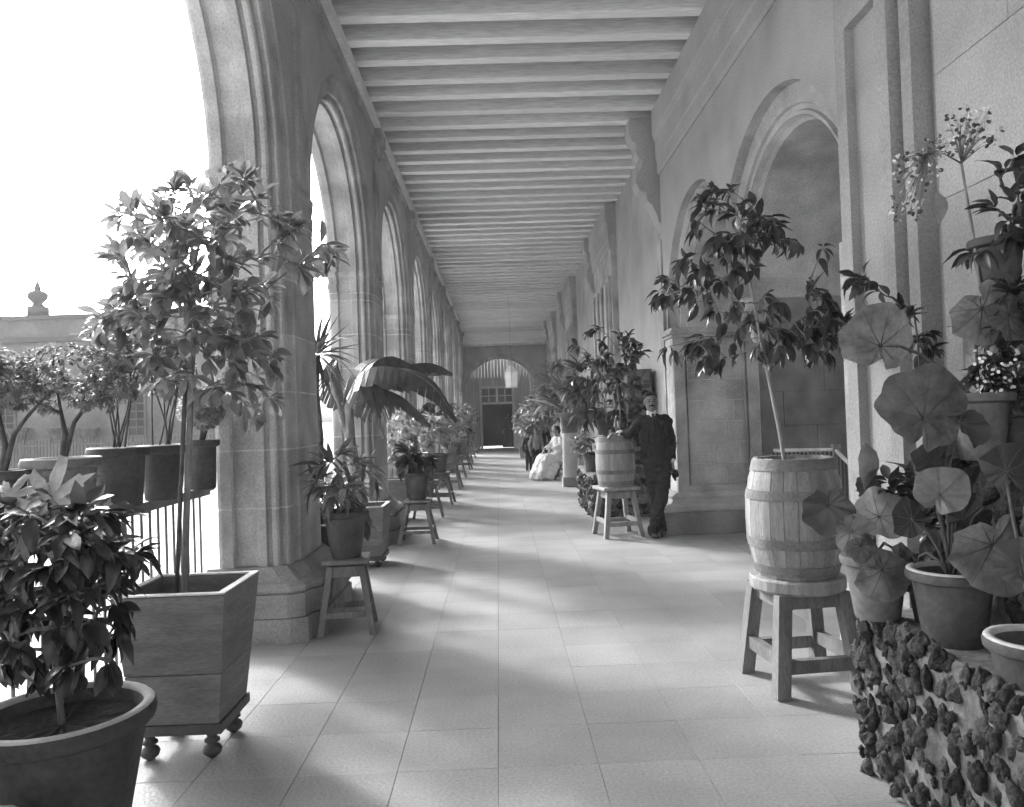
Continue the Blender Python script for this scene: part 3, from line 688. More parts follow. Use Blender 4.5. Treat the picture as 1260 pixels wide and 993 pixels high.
def barrel(t, c, h, rtop, rmid, n=22, M=WOODL):
    prof = [(rtop, 0), (rtop+(rmid-rtop)*.55, h*.17), (rmid*.99, h*.36), (rmid, h*.5), (rmid*.99, h*.64), (rtop+(rmid-rtop)*.55, h*.83), (rtop, h)]
    b_ = MB(); hw = PI/n*.965; vs = []
    for r_, z in prof:
        for a in (-hw, 0, hw): vs.append((r_*math.cos(a), r_*math.sin(a), z))
        for a in (hw, 0, -hw): vs.append(((r_-.022)*math.cos(a), (r_-.022)*math.sin(a), z))
    fs = [(i*6+k, i*6+(k+1) % 6, (i+1)*6+(k+1) % 6, (i+1)*6+k) for i in range(len(prof)-1) for k in range(6)] + [(0, 1, 2, 3, 4, 5), tuple((len(prof)-1)*6+k for k in range(6))]
    me = b_.add(vs, fs).mesh('stave', M)
    r2 = random.Random(9)
    for k in range(n): inst(me, 'stave', Matrix.Translation(c) @ Matrix.Rotation(2*PI*k/n, 4, 'Z') @ Matrix.Diagonal((1+r2.uniform(-.004, .004), 1, 1+r2.uniform(-.006, .004), 1)), t)
    def rad(z):
        for (r0, z0), (r1, z1) in zip(prof, prof[1:]):
            if z0-1e-6 <= z <= z1+1e-6: return r0+(r1-r0)*(z-z0)/(z1-z0)
        return prof[-1][0]
    for z0, wd in ((.03, .05), (.255, .05), (.66, .05), (.90, .07)):
        z0 *= h
        MB().lathe([(rad(z0)-.004, z0), (rad(z0)+.006, z0), (rad(z0+wd)+.006, min(h-.004, z0+wd)), (rad(min(h, z0+wd))-.004, min(h-.004, z0+wd))], 30, c).build('hoop', HOOPW, t, 'auto')
    MB().lathe([(0, h-.07), (rtop*.6, h-.065), (rtop-.02, h-.075)], 20, c).build('soil', SOIL, t)
    MB().lathe([(0, .02), (rtop-.02, .02)], 20, c).build('head', M, t)
def box_planter(t, x0, x1, y0, y1, z0, z1, ins, feet=True, M=BOXW):
    th = .028; H = z1-z0
    def lp(z, g=0): f = ins*(1-(z-z0)/H); return [(x0+f+g, y0+f+g, z), (x1-f-g, y0+f+g, z), (x1-f-g, y1-f-g, z), (x0+f+g, y1-f-g, z)]
    zs = [z0, z0+H*.39, z1]
    for za, zb in zip(zs, zs[1:]):
        a, b = lp(za), lp(zb-.004); ai, bi = lp(za, th), lp(zb-.004, th)
        for k in range(4):
            k2 = (k+1) % 4
            MB().add([a[k], a[k2], b[k2], b[k], ai[k], ai[k2], bi[k2], bi[k]], [(0, 1, 2, 3), (4, 7, 6, 5), (0, 4, 5, 1), (3, 2, 6, 7), (0, 3, 7, 4), (1, 5, 6, 2)]).build('plank', M, t)
    a, ai = lp(z1), lp(z1, th+.006); rim = MB()
    for k in range(4):
        k2 = (k+1) % 4; d_ = Vector((0, 0, .007))
        rim.add([a[k], a[k2], ai[k2], ai[k]] + [Vector(q)+d_ for q in (a[k], a[k2], ai[k2], ai[k])], [(4, 5, 6, 7), (0, 1, 5, 4), (2, 3, 7, 6)])
    rim.build('rim', RIMW, t)
    s_ = lp(z1-.09, th); MB().add(s_, [(0, 1, 2, 3)]).build('soil', SOIL, t)
    b = lp(z0); MB().frustum([(p[0], p[1], z0-.045) for p in lp(z0, -.012)], [(p[0], p[1], z0-.001) for p in lp(z0, -.012)]).build('bottom_frame', IRON, t)
    if feet:
        for sx in (0, 1):
            for sy in (0, 1):
                p = ((x0+ins+.05, x1-ins-.05)[sx], (y0+ins+.05, y1-ins-.05)[sy], 0)
                hh = z0-.05
                MB().lathe([(0, 0), (.016, .002), (.038, .02), (.043, .035), (.036, .052), (.018, .064), (.034, .074), (.034, .084), (.02, .092), (.024, hh*.85), (.034, hh), (0, hh)], 12, p).build('foot', IRON, t, True)

GR = random.Random(77)
# --- foreground left clay pot with shrub
pc = W(85, 866, 2.6)
t = thing('potted_shrub', 'big dark clay pot with leafy shrub, cut by the lower left corner', 'potted plant', (pc.x, pc.y, 0))
add_pot(t, (pc.x, pc.y, 0), .262, .165, .575, POTD, 36, POTRIM, .026)
r_ = random.Random(1); tr = [Vector((pc.x, pc.y, .53)), W(78, 820, 2.6), W(72, 770, 2.6), W(80, 720, 2.58), W(75, 680, 2.6), W(85, 640, 2.6)]
MB().tube(tr, [.012, .011, .01, .009, .008, .006], 7).build('stem', BARK, t, True)
crown(t, r_, tr[2:], lobes(r_, [(75, 730, 90, 70), (30, 690, 55, 70), (120, 680, 50, 60), (90, 790, 70, 35), (20, 780, 35, 45), (75, 640, 70, 35)], 2.6, .25, 120), DRO, (.045, .115), 7, .45, limit=280)
for (px, py, s_, nx, nz, ax) in ((70, 613, .115, -.1, .5, 0.1), (20, 610, .08, .2, .8, 1.2), (135, 640, .07, 0, .6, -1), (95, 665, .08, .3, .7, 2.4), (35, 665, .08, -.3, .7, .8)):
    inst(r_.choice(PAP), 'leaf', basis(W(px, py, 2.5), (math.sin(ax), .2, math.cos(ax)), (nx, -1, nz), s_), t)

# --- square planter tree
t = thing('planter_tree', 'square wooden planter on ball feet holding a tall broad-leaved tree', 'potted tree', (-1.49, 3.7, 0))
box_planter(t, -1.735, -1.235, 3.44, 3.94, .17, .755, .06)
r_ = random.Random(2); tr = [W(232, 728, 3.7), W(233, 640, 3.7), W(236, 540, 3.7), W(238, 460, 3.7), W(243, 400, 3.7), W(238, 340, 3.7), W(250, 285, 3.7)]
MB().tube([tr[0]-Vector((0, 0, .1))]+tr, [.019, .018, .017, .015, .013, .011, .009, .006], 8).build('trunk', BARK, t, True)
MB().tube([W(222, 728, 3.66), W(226, 600, 3.67), W(231, 470, 3.69)], .011, 6).build('stake', BARKD, t, True)
LT = [(235, 275, 85, 45), (190, 320, 50, 55), (300, 285, 60, 45), (215, 370, 85, 45), (280, 370, 60, 45), (180, 415, 55, 45), (250, 440, 70, 40), (310, 440, 30, 40), (290, 490, 45, 25), (375, 315, 34, 18), (300, 235, 40, 22), (400, 312, 20, 10), (160, 385, 35, 30)]
crown(t, r_, tr[3:], lobes(r_, LT, 3.7, .45, 235), OBO[:3]+OBOP[:2], (.055, .125), 7, .1, limit=300, spread=.8, twig=.003, base_r=.006)

# --- pots on the rail shelf
def shelf_pot(px, pw, ytop, ybot, d, label, kind, M=POT, seed=0, lob=None):
    c = W(px, ybot, d); zt = W(px, ytop, d).z; c.z = 1.083; h = zt-c.z; rt = pw*d/FPX/2
    t = thing('shelf_potted_plant', label, 'potted plant', c, 'pots on the rail shelf'); r_ = random.Random(seed)
    add_pot(t, c, rt-.02, rt*.72, h, M, 24, POTRIM if seed in (2, 3, 4) else None)
    base = Vector((c.x, c.y, zt-.05))
    if kind == 'bush':
        tr = [base, W(px+2, ytop-30, d), W(px-3, ytop-55, d), W(px+28, ytop-65, d), W(px-35, ytop-70, d), W(px+50, ytop-90, d), W(px-10, ytop-95, d)]
        b_ = MB(); b_.tube([tr[0], tr[1], tr[2], tr[4]], [.018, .014, .01, .006], 7); b_.tube([tr[0], tr[1].lerp(tr[3], .4), tr[3], tr[5]], [.014, .011, .008, .005], 7); b_.tube([tr[2], tr[6]], [.008, .005], 6); b_.build('stem', BARKD, t, True)
        crown(t, r_, tr[2:], lobes(r_, lob, d, .3, 260), FINE, (.022, .042), 16, .1, .0016, BARKD, joined=True, base_r=.0035, along=6)
    elif kind == 'stems':
        tips = []; b_ = MB()
        for k in range(7):
            tp = W(px + r_.uniform(-28, 28), ytop-r_.uniform(85, 125), d+r_.uniform(-.1, .1)); q = base + Vector((r_.uniform(-.05, .05), r_.uniform(-.05, .05), 0))
            md = q.lerp(tp, .5) + Vector((r_.uniform(-.02, .02), 0, 0)); b_.tube([q, md, tp], [.006, .005, .004], 5); tips.append(tp)
        b_.build('stem', BARKD, t, True)
        crown(t, r_, tips, lobes(r_, lob, d, .15, 60), OBO+OBOP, (.04, .08), 6, .3, .002, BARKD, joined=True, base_r=.004)
    return t
shelf_pot(12, 66, 578, 640, 3.55, 'leftmost clay pot on the rail shelf, cut by the photo edge', 'bush', POTD, 1, [(5, 470, 28, 28), (-20, 470, 30, 60)])
shelf_pot(84, 90, 564, 625, 3.75, 'round clay pot on the rail shelf with small spreading tree', 'bush', POT, 2, [(85, 455, 68, 30), (35, 465, 45, 28), (130, 475, 35, 26), (70, 485, 70, 20)])
shelf_pot(152, 72, 551, 610, 4.2, 'clay pot on the rail shelf with bare upright stems', 'stems', POTD, 3, [(150, 450, 40, 38), (135, 420, 25, 25)])
shelf_pot(205, 58, 548, 606, 4.55, 'clay pot on the rail shelf right behind the tree trunk', 'stems', POTD, 4, [(205, 450, 30, 30)])
shelf_pot(252, 44, 541, 592, 5.2, 'clay pot on the rail shelf close to the nearest pier', 'bush', POTD, 5, [(250, 500, 25, 25)])

# --- left row: stools with potted plants
def row_plant(loc, z, rt, rb_, h, label, meshes, size, spread_r, top, seed, joined, group, n=14, per=6, M=POT, droop=.2, rim=None):
    t = thing('potted_plant', label, 'potted plant', (loc[0], loc[1], z), group); r_ = random.Random(seed)
    base = add_pot(t, (loc[0], loc[1], z), rt, rb_, h, M, 22, rim)
    tr = [base + Vector((0, 0, k*top/4)) + Vector((r_.uniform(-.02, .02), r_.uniform(-.02, .02), 0))*k for k in range(4)]
    MB().tube(tr, [.012, .01, .008, .006], 6).build('stem', BARK, t, True)
    tips = []
    for k in range(n):
        v = rnd_unit(r_).normalized()*r_.uniform(.4, 1); tips.append(base + Vector((v.x*spread_r, v.y*spread_r, top*.62+v.z*top*.42)))
    crown(t, r_, tr[1:], tips, meshes, size, per, droop, .003, BARK, joined, base_r=.005)
    return t
GS = 'stools along the arcade'; GP = 'potted plants on stools along the arcade'
sp_ = FL(432, 765)
stool((-1.13, 5.62, 0), .52, .33, .36, .12, label='nearest wooden stool of the arcade row, beside the nearest pier', group=GS, leg=.042)
row_plant((-1.13, 5.62), .521, .152, .105, .335, 'clay pot with spiky palmate leaves on the nearest arcade stool', LAN, (.13, .22), .2, .46, 11, False, GP, 18, 6, POTD, -.05)
stool((-1.02, 9.45, 0), .52, .34, .42, .0, label='second wooden stool of the arcade row, beside the second pier', group=GS)
row_plant((-1.02, 9.45), .521, .155, .105, .33, 'small clay pot with broad dark leaves on the second arcade stool', DRO, (.12, .2), .2, .34, 12, False, GP, 14, 6, POTD, .3)
rest = [(11.9, -1.12), (13.6, -1.05), (16.4, -1.05), (19.4, -1.08), (22.3, -1.05), (25.2, -1.1), (28.2, -1.1), (31.2, -1.1)]
ordn = ['third', 'fourth', 'fifth', 'sixth', 'seventh', 'eighth', 'ninth', 'farthest']
for k, (d_, x) in enumerate(rest):
    stool((x, d_, 0), .55, .34, .44, GR.uniform(-.15, .15), label='%s wooden stool of the arcade row from the near end' % ordn[k], group=GS)
    row_plant((x, d_), .551, .15, .1, .33, 'bushy plant in a clay pot on the %s arcade stool' % ordn[k], (OBO, DRO, LAN)[k % 3], (.09, .18), .32, .75+.25*(k % 2), 30+k, True, GP, 26, 8, (POT, POTD)[k % 2], .2)
# boxes between the piers with taller plants
def box_plant(x, d_, label, seed, kind):
    t = thing('box_planter', label, 'potted plant', (x, d_, 0), 'box planters between the piers'); r_ = random.Random(seed)
    box_planter(t, x-.26, x+.26, d_-.26, d_+.26, .12, .62, .04, True)
    base = Vector((x, d_, .55))
    if kind == 'bush':
        tr = [base+Vector((0, 0, k*.2)) for k in range(5)]; MB().tube(tr, [.02, .016, .013, .01, .008], 6).build('trunk', BARK, t, True)
        tips = [base + Vector((v.x*.42, v.y*.4, .75+v.z*.5)) for v in (rnd_unit(r_).normalized()*r_.uniform(.4, 1) for _ in range(40))]
        crown(t, r_, tr[1:], tips, OBO+DRO, (.1, .17), 6, .25, .003, BARK, True, base_r=.006)
    return t, base, r_
t, base, r_ = box_plant(-1.62, 6.85, 'box planter behind the nearest stool, with low broad leaves and a tall spiky head', 50, 'none')
tr = [base, base+Vector((0, 0, .15)), base + Vector((.05, 0, .3))]
crown(t, r_, tr, [base + Vector((r_.uniform(-.3, .35), r_.uniform(-.25, .2), r_.uniform(.1, .4))) for _ in range(14)], OBO+LAN, (.16, .28), 5, .15, .004, BARK)
st = [Vector((-1.60, 6.8, .55)), W(396, 540, 6.8), W(390, 480, 6.8), W(391, 437, 6.8)]
MB().tube(st, [.03, .026, .024, .03], 8).build('trunk', BARKD, t, True)
hd = st[-1]
for k in range(54):
    v = rnd_unit(r_).normalized(); v.z = v.z*.6+.32; v.normalize()
    inst(r_.choice(SPIK), 'leaf', basis(hd + v*.02, v, Vector((0, 0, 1)) + rnd_unit(r_)*.3, r_.uniform(.32, .46)), t)
# banana
t, base, r_ = box_plant(-1.45, 8.1, 'box planter with a banana plant of huge drooping leaves', 51, 'none')
b_ = MB(); b_.tube([base, W(432, 545, 8.1), W(430, 500, 8.1), W(440, 470, 8.1)], [.07, .055, .045, .03], 10); b_.tube([W(432, 545, 8.1), W(418, 500, 8.1), W(408, 470, 8.1)], [.04, .035, .02], 8); b_.build('trunk', BARK, t, True)
def banana(pts, wd, seed, tilt=0.35):
    r2 = random.Random(seed); P = [Vector(p) for p in pts]; n = 18; Q = []
    for i in range(n+1):
        u_ = i/n*(len(P)-1); k = min(int(u_), len(P)-2); f = u_-k
        p0, p1, p2, p3 = P[max(k-1, 0)], P[k], P[k+1], P[min(k+2, len(P)-1)]
        Q.append(.5*((2*p1) + (p2-p0)*f + (2*p0-5*p1+4*p2-p3)*f*f + (3*p1-p0-3*p2+p3)*f**3))
    b = MB(); 
    for i in range(n):
        t_ = (i+.5)/n; tg = (Q[i+1]-Q[i]).normalized(); sd_ = tg.cross(Vector((0, 0, 1))).normalized(); w0 = wd*math.sin(PI*min(1, (i+.3)/n)**.7)**.75 if i else wd*.2; w1 = wd*math.sin(PI*min(.995, (i+1.3)/n)**.7)**.75 if i < n-1 else .02
        dn = Vector((0, 0, -1))
        for s_ in (-1, 1):
            j = r2.uniform(.15, .9); cut = .985 if r2.random() < .4 else 1.02
            e0 = Q[i] + sd_*s_*w0*.8 + dn*w0*(tilt+j*.35); e1 = Q[i].lerp(Q[i+1], cut) + sd_*s_*w1*.8 + dn*w1*(tilt+j*.35+r2.uniform(0, .12))
            m0 = Q[i] + sd_*s_*w0*.45 + Vector((0, 0, .03)); m1 = Q[i+1] + sd_*s_*w1*.45 + Vector((0, 0, .03))
            b.add([Q[i], Q[i+1], m1, m0, e1, e0], [(0, 1, 2, 3), (3, 2, 4, 5)])
    lf = b.build('leaf', BANANA, t, False)
    MB().tube(Q, [.018*(1-i/(n+2)) + .003 for i in range(n+1)], 6).build('midrib', LEAF, lf, True)
banana([W(438, 480, 8.1), W(462, 458, 8.0), W(500, 458, 7.9), W(535, 478, 7.8), W(562, 520, 7.75)], .36, 1, .3)
banana([W(432, 490, 8.1), W(450, 452, 8.3), W(480, 443, 8.5), W(512, 455, 8.6)], .3, 2)
banana([W(440, 480, 8.1), W(455, 478, 7.9), W(464, 505, 7.8), W(474, 540, 7.8)], .28, 3)
banana([W(440, 480, 8.1), W(470, 484, 8.3), W(500, 496, 8.4), W(530, 526, 8.4)], .26, 4)
banana([W(420, 500, 8.1), W(410, 475, 8.2), W(408, 455, 8.3), W(415, 442, 8.4)], .2, 5)
banana([W(436, 490, 8.1), W(470, 462, 8.5), W(520, 450, 9.0), W(556, 462, 9.4)], .24, 6)
for k, d_ in enumerate((11.6, 15.6, 19.5, 23.4, 27.3)):
    box_plant(-1.62, d_, 'box planter with bushy plant in the %s arch opening from the near end' % ('third','fourth','fifth','sixth','seventh')[k], 60+k, 'bush')

# --- right barrel on round stool
stool((1.60, 4.2, 0), .585, .50, .44, .1, True, 'large pale round-topped stool carrying the near barrel', M=WOOD, leg=.072, st=.045)
BC = Vector((1.60, 4.2, .587))
t = thing('barrel_planter', 'near wooden barrel on round stool with slender drooping tree', 'potted tree', BC)
barrel(t, BC, .635, .206, .258)
r_ = random.Random(21); dB = 4.2
tr = [W(968, 575, dB), W(962, 535, dB), W(953, 490, dB), W(945, 450, dB), W(938, 415, dB), W(932, 380, dB), W(925, 345, dB), W(917, 300, dB), W(908, 255, dB)]
MB().tube([tr[0]-Vector((0, 0, .08))]+tr, [.011, .011, .0105, .01, .009, .0085, .008, .007, .006, .004], 7).build('trunk', WOODL, t, True)
LB = [(900, 265, 48, 48), (885, 320, 50, 40), (850, 350, 42, 25), (930, 285, 35, 30), (905, 385, 30, 20), (985, 380, 55, 40), (1020, 400, 35, 35), (878, 428, 45, 16), (840, 424, 20, 9), (985, 415, 45, 18), (950, 420, 25, 18), (1005, 295, 38, 8)]
crown(t, r_, tr[3:], lobes(r_, LB, dB, .34, 190), DRO+DROP, (.045, .115), 5, .8, .0025, BARK, limit=300, base_r=.005, along=1)

# --- near rock stand with pots
def rock_mesh(seed, M, sub=2):
    bm = bmesh.new(); bmesh.ops.create_icosphere(bm, subdivisions=sub, radius=1); o = Vector((seed*7.1, seed*3.3, 0))
    for v in bm.verts: v.co *= 1 + .5*mnoise.noise(v.co*1.2+o) + .35*mnoise.noise(v.co*2.6+o) + .22*mnoise.noise(v.co*5.5+o)
    me = bpy.data.meshes.new('rock'); bm.to_mesh(me); bm.free(); me.materials.append(M)
    for p in me.polygons: p.use_smooth = sub > 1
    return me
RK = [rock_mesh(i, ROCK, 3) for i in range(6)]
t = thing('rock_stand', 'near stepped plant stand faced with dark lumpy rocks, lower right', 'plant stand', (1.75, 2.6, 0))
X0, Y1 = 1.46, 3.19
b_ = MB(); b_.box(X0, 2.19, .9, Y1, 0, .645, .02); b_.build('mortar_core', MORTARD, t)
b_ = MB(); b_.box(1.76, 2.19, .9, Y1-.02, .645, 1.27, .02); b_.build('mortar_core', MORTARD, t)
b_ = MB(); b_.box(1.97, 2.19, .9, Y1+.05, 1.27, 1.93, .02); b_.build('mortar_core', MORTARD, t)
r_ = random.Random(31); n = 0
def put(p, s, nrm):
    q = (Quaternion((0, 0, 1), r_.uniform(0, 6)) @ Quaternion((1, 0, 0), r_.uniform(-.5, .5)) @ Quaternion((0, 1, 0), r_.uniform(-.5, .5))).to_matrix().to_4x4()
    inst(r_.choice(RK), 'rock', Matrix.Translation(p) @ Matrix.Diagonal((.75, 1, 1, 1)) @ q @ Matrix.Diagonal((s*r_.uniform(.75, 1.1), s*r_.uniform(.75, 1.1), s*r_.uniform(1.0, 1.6), 1)), t)
z = .05
while z < .64:
    y = Y1 - r_.uniform(0, .05)
    while y > 1.95:
        if n < 195 and r_.random() < (.96 if y > 2.8 else .85): put((X0-r_.uniform(-.015, .022), y, z+r_.uniform(-.03, .03)), r_.uniform(.018, .04)*(1 if y > 2.7 else .9), None); n += 1
        y -= r_.uniform(.055, .09)
    z += .07
for k in range(26): put((X0+r_.uniform(.02, .6), Y1, r_.uniform(.03, .62)), r_.uniform(.035, .055), None)
for k in range(16): put((X0+r_.uniform(-.01, .02), r_.uniform(1.9, Y1), .63), r_.uniform(.022, .04), None)
for k in range(62):
    zz = r_.choice((0, 1))
    put(((1.76, 1.97)[zz]+.0, r_.uniform(1.9, Y1), (r_.uniform(.7, 1.25), r_.uniform(1.33, 1.9))[zz]), r_.uniform(.04, .06), None)
def stand_pot(px, py, d, rt, rb_, h, label, M=POT, rim=None):
    c = W(px, py, d); t_ = thing('potted_begonia', label, 'potted plant', c, 'pots on the near rock stand'); add_pot(t_, c, rt, rb_, h, M, 28, rim, .016); return t_, c+Vector((0, 0, h-.04))
def broad(t_, base, L, stemM=BARKD):
    s_ = MB()
    for (px, py, d, rad, nx, nz, rot, kind) in L:
        p = W(px, py, d); lib = {'b': BEG, 'd': BEGD, 'p': BEGP}[kind]
        n_ = (Vector((nx, -1, nz)).normalized() + rnd_unit(GR)*.35).normalized()
        ax = Vector((math.sin(rot), 0, math.cos(rot)))
        me_ = GR.choice(lib); lo = inst(me_, 'leaf', basis(p, ax, n_, rad*d/FPX), t_)
        if me_.name in VEINS:
            vo = bpy.data.objects.new('veins', VEINS[me_.name]); C.objects.link(vo); vo.parent = lo
        md = base.lerp(p, .55) + Vector((0, .03, .07)); s_.tube([base, base.lerp(md, .5) + Vector((0, 0, .02)), md, md.lerp(p, .6) + Vector((0, .01, .02)), p + n_*-.002], [.007, .006, .006, .005, .004], 6)
    s_.build('stem', stemM, t_, True)
t1, b1 = stand_pot(1082, 760, 3.05, .118, .085, .245, 'clay pot at the far end of the rock stand with pale crinkled leaves', POT, None)
broad(t1, b1, [(1085, 637, 2.95, 34, .2, .5, 1.1, 'p'), (1022, 622, 3.0, 30, -.6, .1, 3.0, 'd'), (1050, 655, 2.95, 26, -.5, .4, 2.4, 'p'), (1088, 702, 2.9, 34, .1, .2, 2.9, 'b'), (1070, 600, 3.05, 22, .5, .9, .3, 'd'), (1110, 690, 2.95, 26, .4, .3, 2.2, 'b'), (1062, 672, 2.92, 20, -.4, .6, 2.9, 'b')])
inst(OBO[0], 'leaf', basis(W(1066, 605, 3.0), (.15, 0, 1), (.3, -1, 0), (.25, .19, .19)), t1)
t2, b2 = stand_pot(1178, 800, 2.72, .135, .095, .28, 'large clay pot on the rock stand with fan of stalks and round leaves', POTD, POTRIM)
broad(t2, b2, [(1161, 610, 2.7, 32, -.1, .6, .5, 'p'), (1226, 672, 2.55, 52, -.1, .1, 3.0, 'b'), (1205, 600, 2.8, 30, .5, .4, .6, 'd'), (1125, 640, 2.75, 26, -.4, .5, -.9, 'd'), (1190, 640, 2.75, 26, .2, .9, 1.1, 'd'), (1150, 570, 2.85, 26, .2, .5, .1, 'd'), (1240, 620, 2.7, 34, .3, .4, 1., 'b')])
broad(t2, b2, [(1132, 700, 2.85, 22, -.3, .6, 2.4, 'd'), (1205, 700, 2.7, 26, .2, .8, 2.9, 'd'), (1180, 665, 2.85, 24, 0, .6, 1.9, 'b'), (1175, 560, 2.9, 24, -.3, .6, -.4, 'd')])
t3, b3 = stand_pot(1290, 900, 2.3, .14, .10, .27, 'clay pot cut by the right edge of the photo', POTD, POTRIM)
broad(t3, b3, [(1262, 700, 2.4, 34, 0, .5, .4, 'd'), (1245, 580, 2.5, 30, .2, .5, .1, 'd')])
t4, b4 = stand_pot(1214, 566, 2.86, .105, .075, .25, 'clay pot on the second step of the rock stand with big veined leaves', POT)
broad(t4, b4, [(1088, 425, 2.9, 44, -.05, .15, .3, 'b'), (1141, 515, 2.75, 53, .05, .2, .2, 'b'), (1216, 378, 2.85, 42, -.3, .1, 2.6, 'b'), (1250, 385, 2.8, 30, .2, .1, 2.6, 'b'), (1188, 520, 2.75, 28, .4, .9, 2., 'd')])
t5, b5 = stand_pot(1238, 346, 3.0, .092, .07, .175, 'small dark pot on the top step with dark upright leaves', POTD)
r_ = random.Random(41)
crown(t5, r_, [b5, b5+Vector((.02, 0, .1)), b5+Vector((.03, 0, .25))], lobes(r_, [(1245, 270, 40, 25), (1255, 215, 18, 35), (1205, 300, 16, 14), (1262, 250, 20, 40)], 2.95, .12, 18), DRO, (.07, .11), 4, .3, .004, BARKD)
# flowering stem
t6, b6 = stand_pot(1228, 566, 3.0, .07, .05, .16, 'slender pot hidden by leaves with tall stem of pale flower sprays', POTD)
tr = [b6, W(1222, 420, 3.0), W(1208, 300, 3.0), W(1192, 196, 3.0)]
MB().tube(tr, [.008, .007, .006, .005], 7).build('stem', BARK, t6, True)
r_ = random.Random(42); fb = MB(); ff = MB(); fl = MB()
for (x, y, rx, ry) in ((1207, 152, 40, 34), (1135, 205, 32, 28), (1122, 250, 28, 22), (1165, 175, 25, 18)):
    hub = tr[-1] if x > 1180 else W(1150, 185, 3.0)
    if x <= 1180: fb.tube([tr[-1], tr[-1].lerp(hub, .5)+Vector((0, 0, .02)), hub], [.004, .003, .002], 5)
    for k in range(int(rx*ry/11)):
        v = rnd_unit(r_); p = W(x+v.x*rx, y+v.z*ry, 3.0+v.y*.1)
        if k % 3 == 0: fb.tube([hub, hub.lerp(p, .6)+Vector((0, 0, .01)), p], [.0018, .0013, .001], 4)
        q = rnd_unit(r_).normalized(); u = q.orthogonal().normalized()*r_.uniform(.007, .013); w_ = q.cross(u)*.8
        (ff if k % 2 else fl).add([p+u*math.cos(j*PI/3)*(1, .6)[j % 2 if k % 2 else 0]+w_*math.sin(j*PI/3)*(1, .6)[j % 2 if k % 2 else 0]+q*.002*(j % 2) for j in range(6)], [(0, 1, 2, 3, 4, 5)])
fb.build('flower_stalks', BARK, t6, True); stuff(ff.build('petals', FLOWER, t6)); stuff(fl.build('buds', LEAFD, t6))
inst(OBOP[0], 'leaf', basis(W(1163, 275, 3.05), (.05, 0, 1), (.1, -1, .1), (.16, .14, .14)), t6)
# small-leaved filler plant among the pots
t7, b7 = stand_pot(1150, 770, 2.98, .08, .06, .16, 'small pot behind the begonias with dark bushy foliage', POTD)
r_ = random.Random(43)
crown(t7, r_, [b7, b7+Vector((0, 0, .1)), b7+Vector((0, 0, .25))], lobes(r_, [(1160, 650, 45, 40), (1200, 600, 45, 50), (1110, 610, 30, 30), (1225, 650, 35, 50), (1240, 560, 25, 50)], 3.0, .1, 60), DRO, (.05, .1), 6, .3, .003, BARKD, limit=220)
t8, b8 = stand_pot(1262, 560, 2.9, .09, .07, .18, 'pot on the second step with small white flowers, at the photo edge', POTD)
crown(t8, r_, [b8, b8+Vector((0, 0, .1))], lobes(r_, [(1240, 460, 32, 35), (1255, 500, 28, 45), (1240, 415, 25, 25), (1255, 350, 15, 30)], 2.9, .1, 60), DRO+OBO[:1], (.04, .08), 7, .2, .003, BARKD, limit=220)
r_ = random.Random(44); ff = MB()
for k in range(70):
    p = W(r_.uniform(1205, 1262), r_.uniform(430, 485), 2.74+r_.uniform(-.03, .05)); q = rnd_unit(r_).normalized(); u = q.orthogonal().normalized()*.008; w_ = q.cross(u)
    ff.add([p+u*math.cos(j*PI/3)+w_*math.sin(j*PI/3)*.8 for j in range(6)], [(0, 1, 2, 3, 4, 5)])
stuff(ff.build('petals', FLOWER, t8))
t9 = thing('climbing_plant', 'spindly leafy plant against the near pilaster above the round leaves', 'plant', (1.95, 3.6, .64))
r_ = random.Random(45); tr = [Vector((1.95, 3.3, .645)), W(1140, 500, 3.5), W(1135, 420, 3.5), W(1130, 380, 3.5)]
MB().tube(tr, [.008, .006, .005, .004], 5).build('stem', BARKD, t9, True)
crown(t9, r_, tr[1:], lobes(r_, [(1130, 400, 22, 28), (1068, 355, 22, 22), (1150, 430, 12, 30)], 3.5, .08, 14), DRO, (.05, .09), 6, .3, .003, BARKD)

# --- second barrel by the man
stool((1.41, 9.42, 0), .60, .46, .45, .2, label='wooden stool under the far barrel, beside the standing man', leg=.055, st=.04, M=WOODL)
B2 = Vector((1.41, 9.42, .602))
t = thing('barrel_planter', 'far wooden barrel touched by the standing man, with bushy tree', 'potted tree', B2)
barrel(t, B2, .60, .205, .24, 18)
r_ = random.Random(51); tr = [W(760, 545, 9.42), W(757, 510, 9.42), W(756, 470, 9.42), W(752, 440, 9.42)]
b_ = MB(); b_.tube(tr, [.014, .012, .01, .008], 6); b_.tube([W(762, 545, 9.42), W(764, 510, 9.45), W(760, 480, 9.45)], [.012, .01, .008], 6); b_.build('trunk', WOODL, t, True)
crown(t, r_, tr[2:], lobes(r_, [(752, 430, 42, 30), (765, 412, 25, 14), (735, 465, 28, 25), (770, 460, 22, 25), (745, 500, 20, 14)], 9.42, .35, 60), DRO+OBO, (.08, .15), 6, .4, .004, BARK, limit=300, base_r=.006)

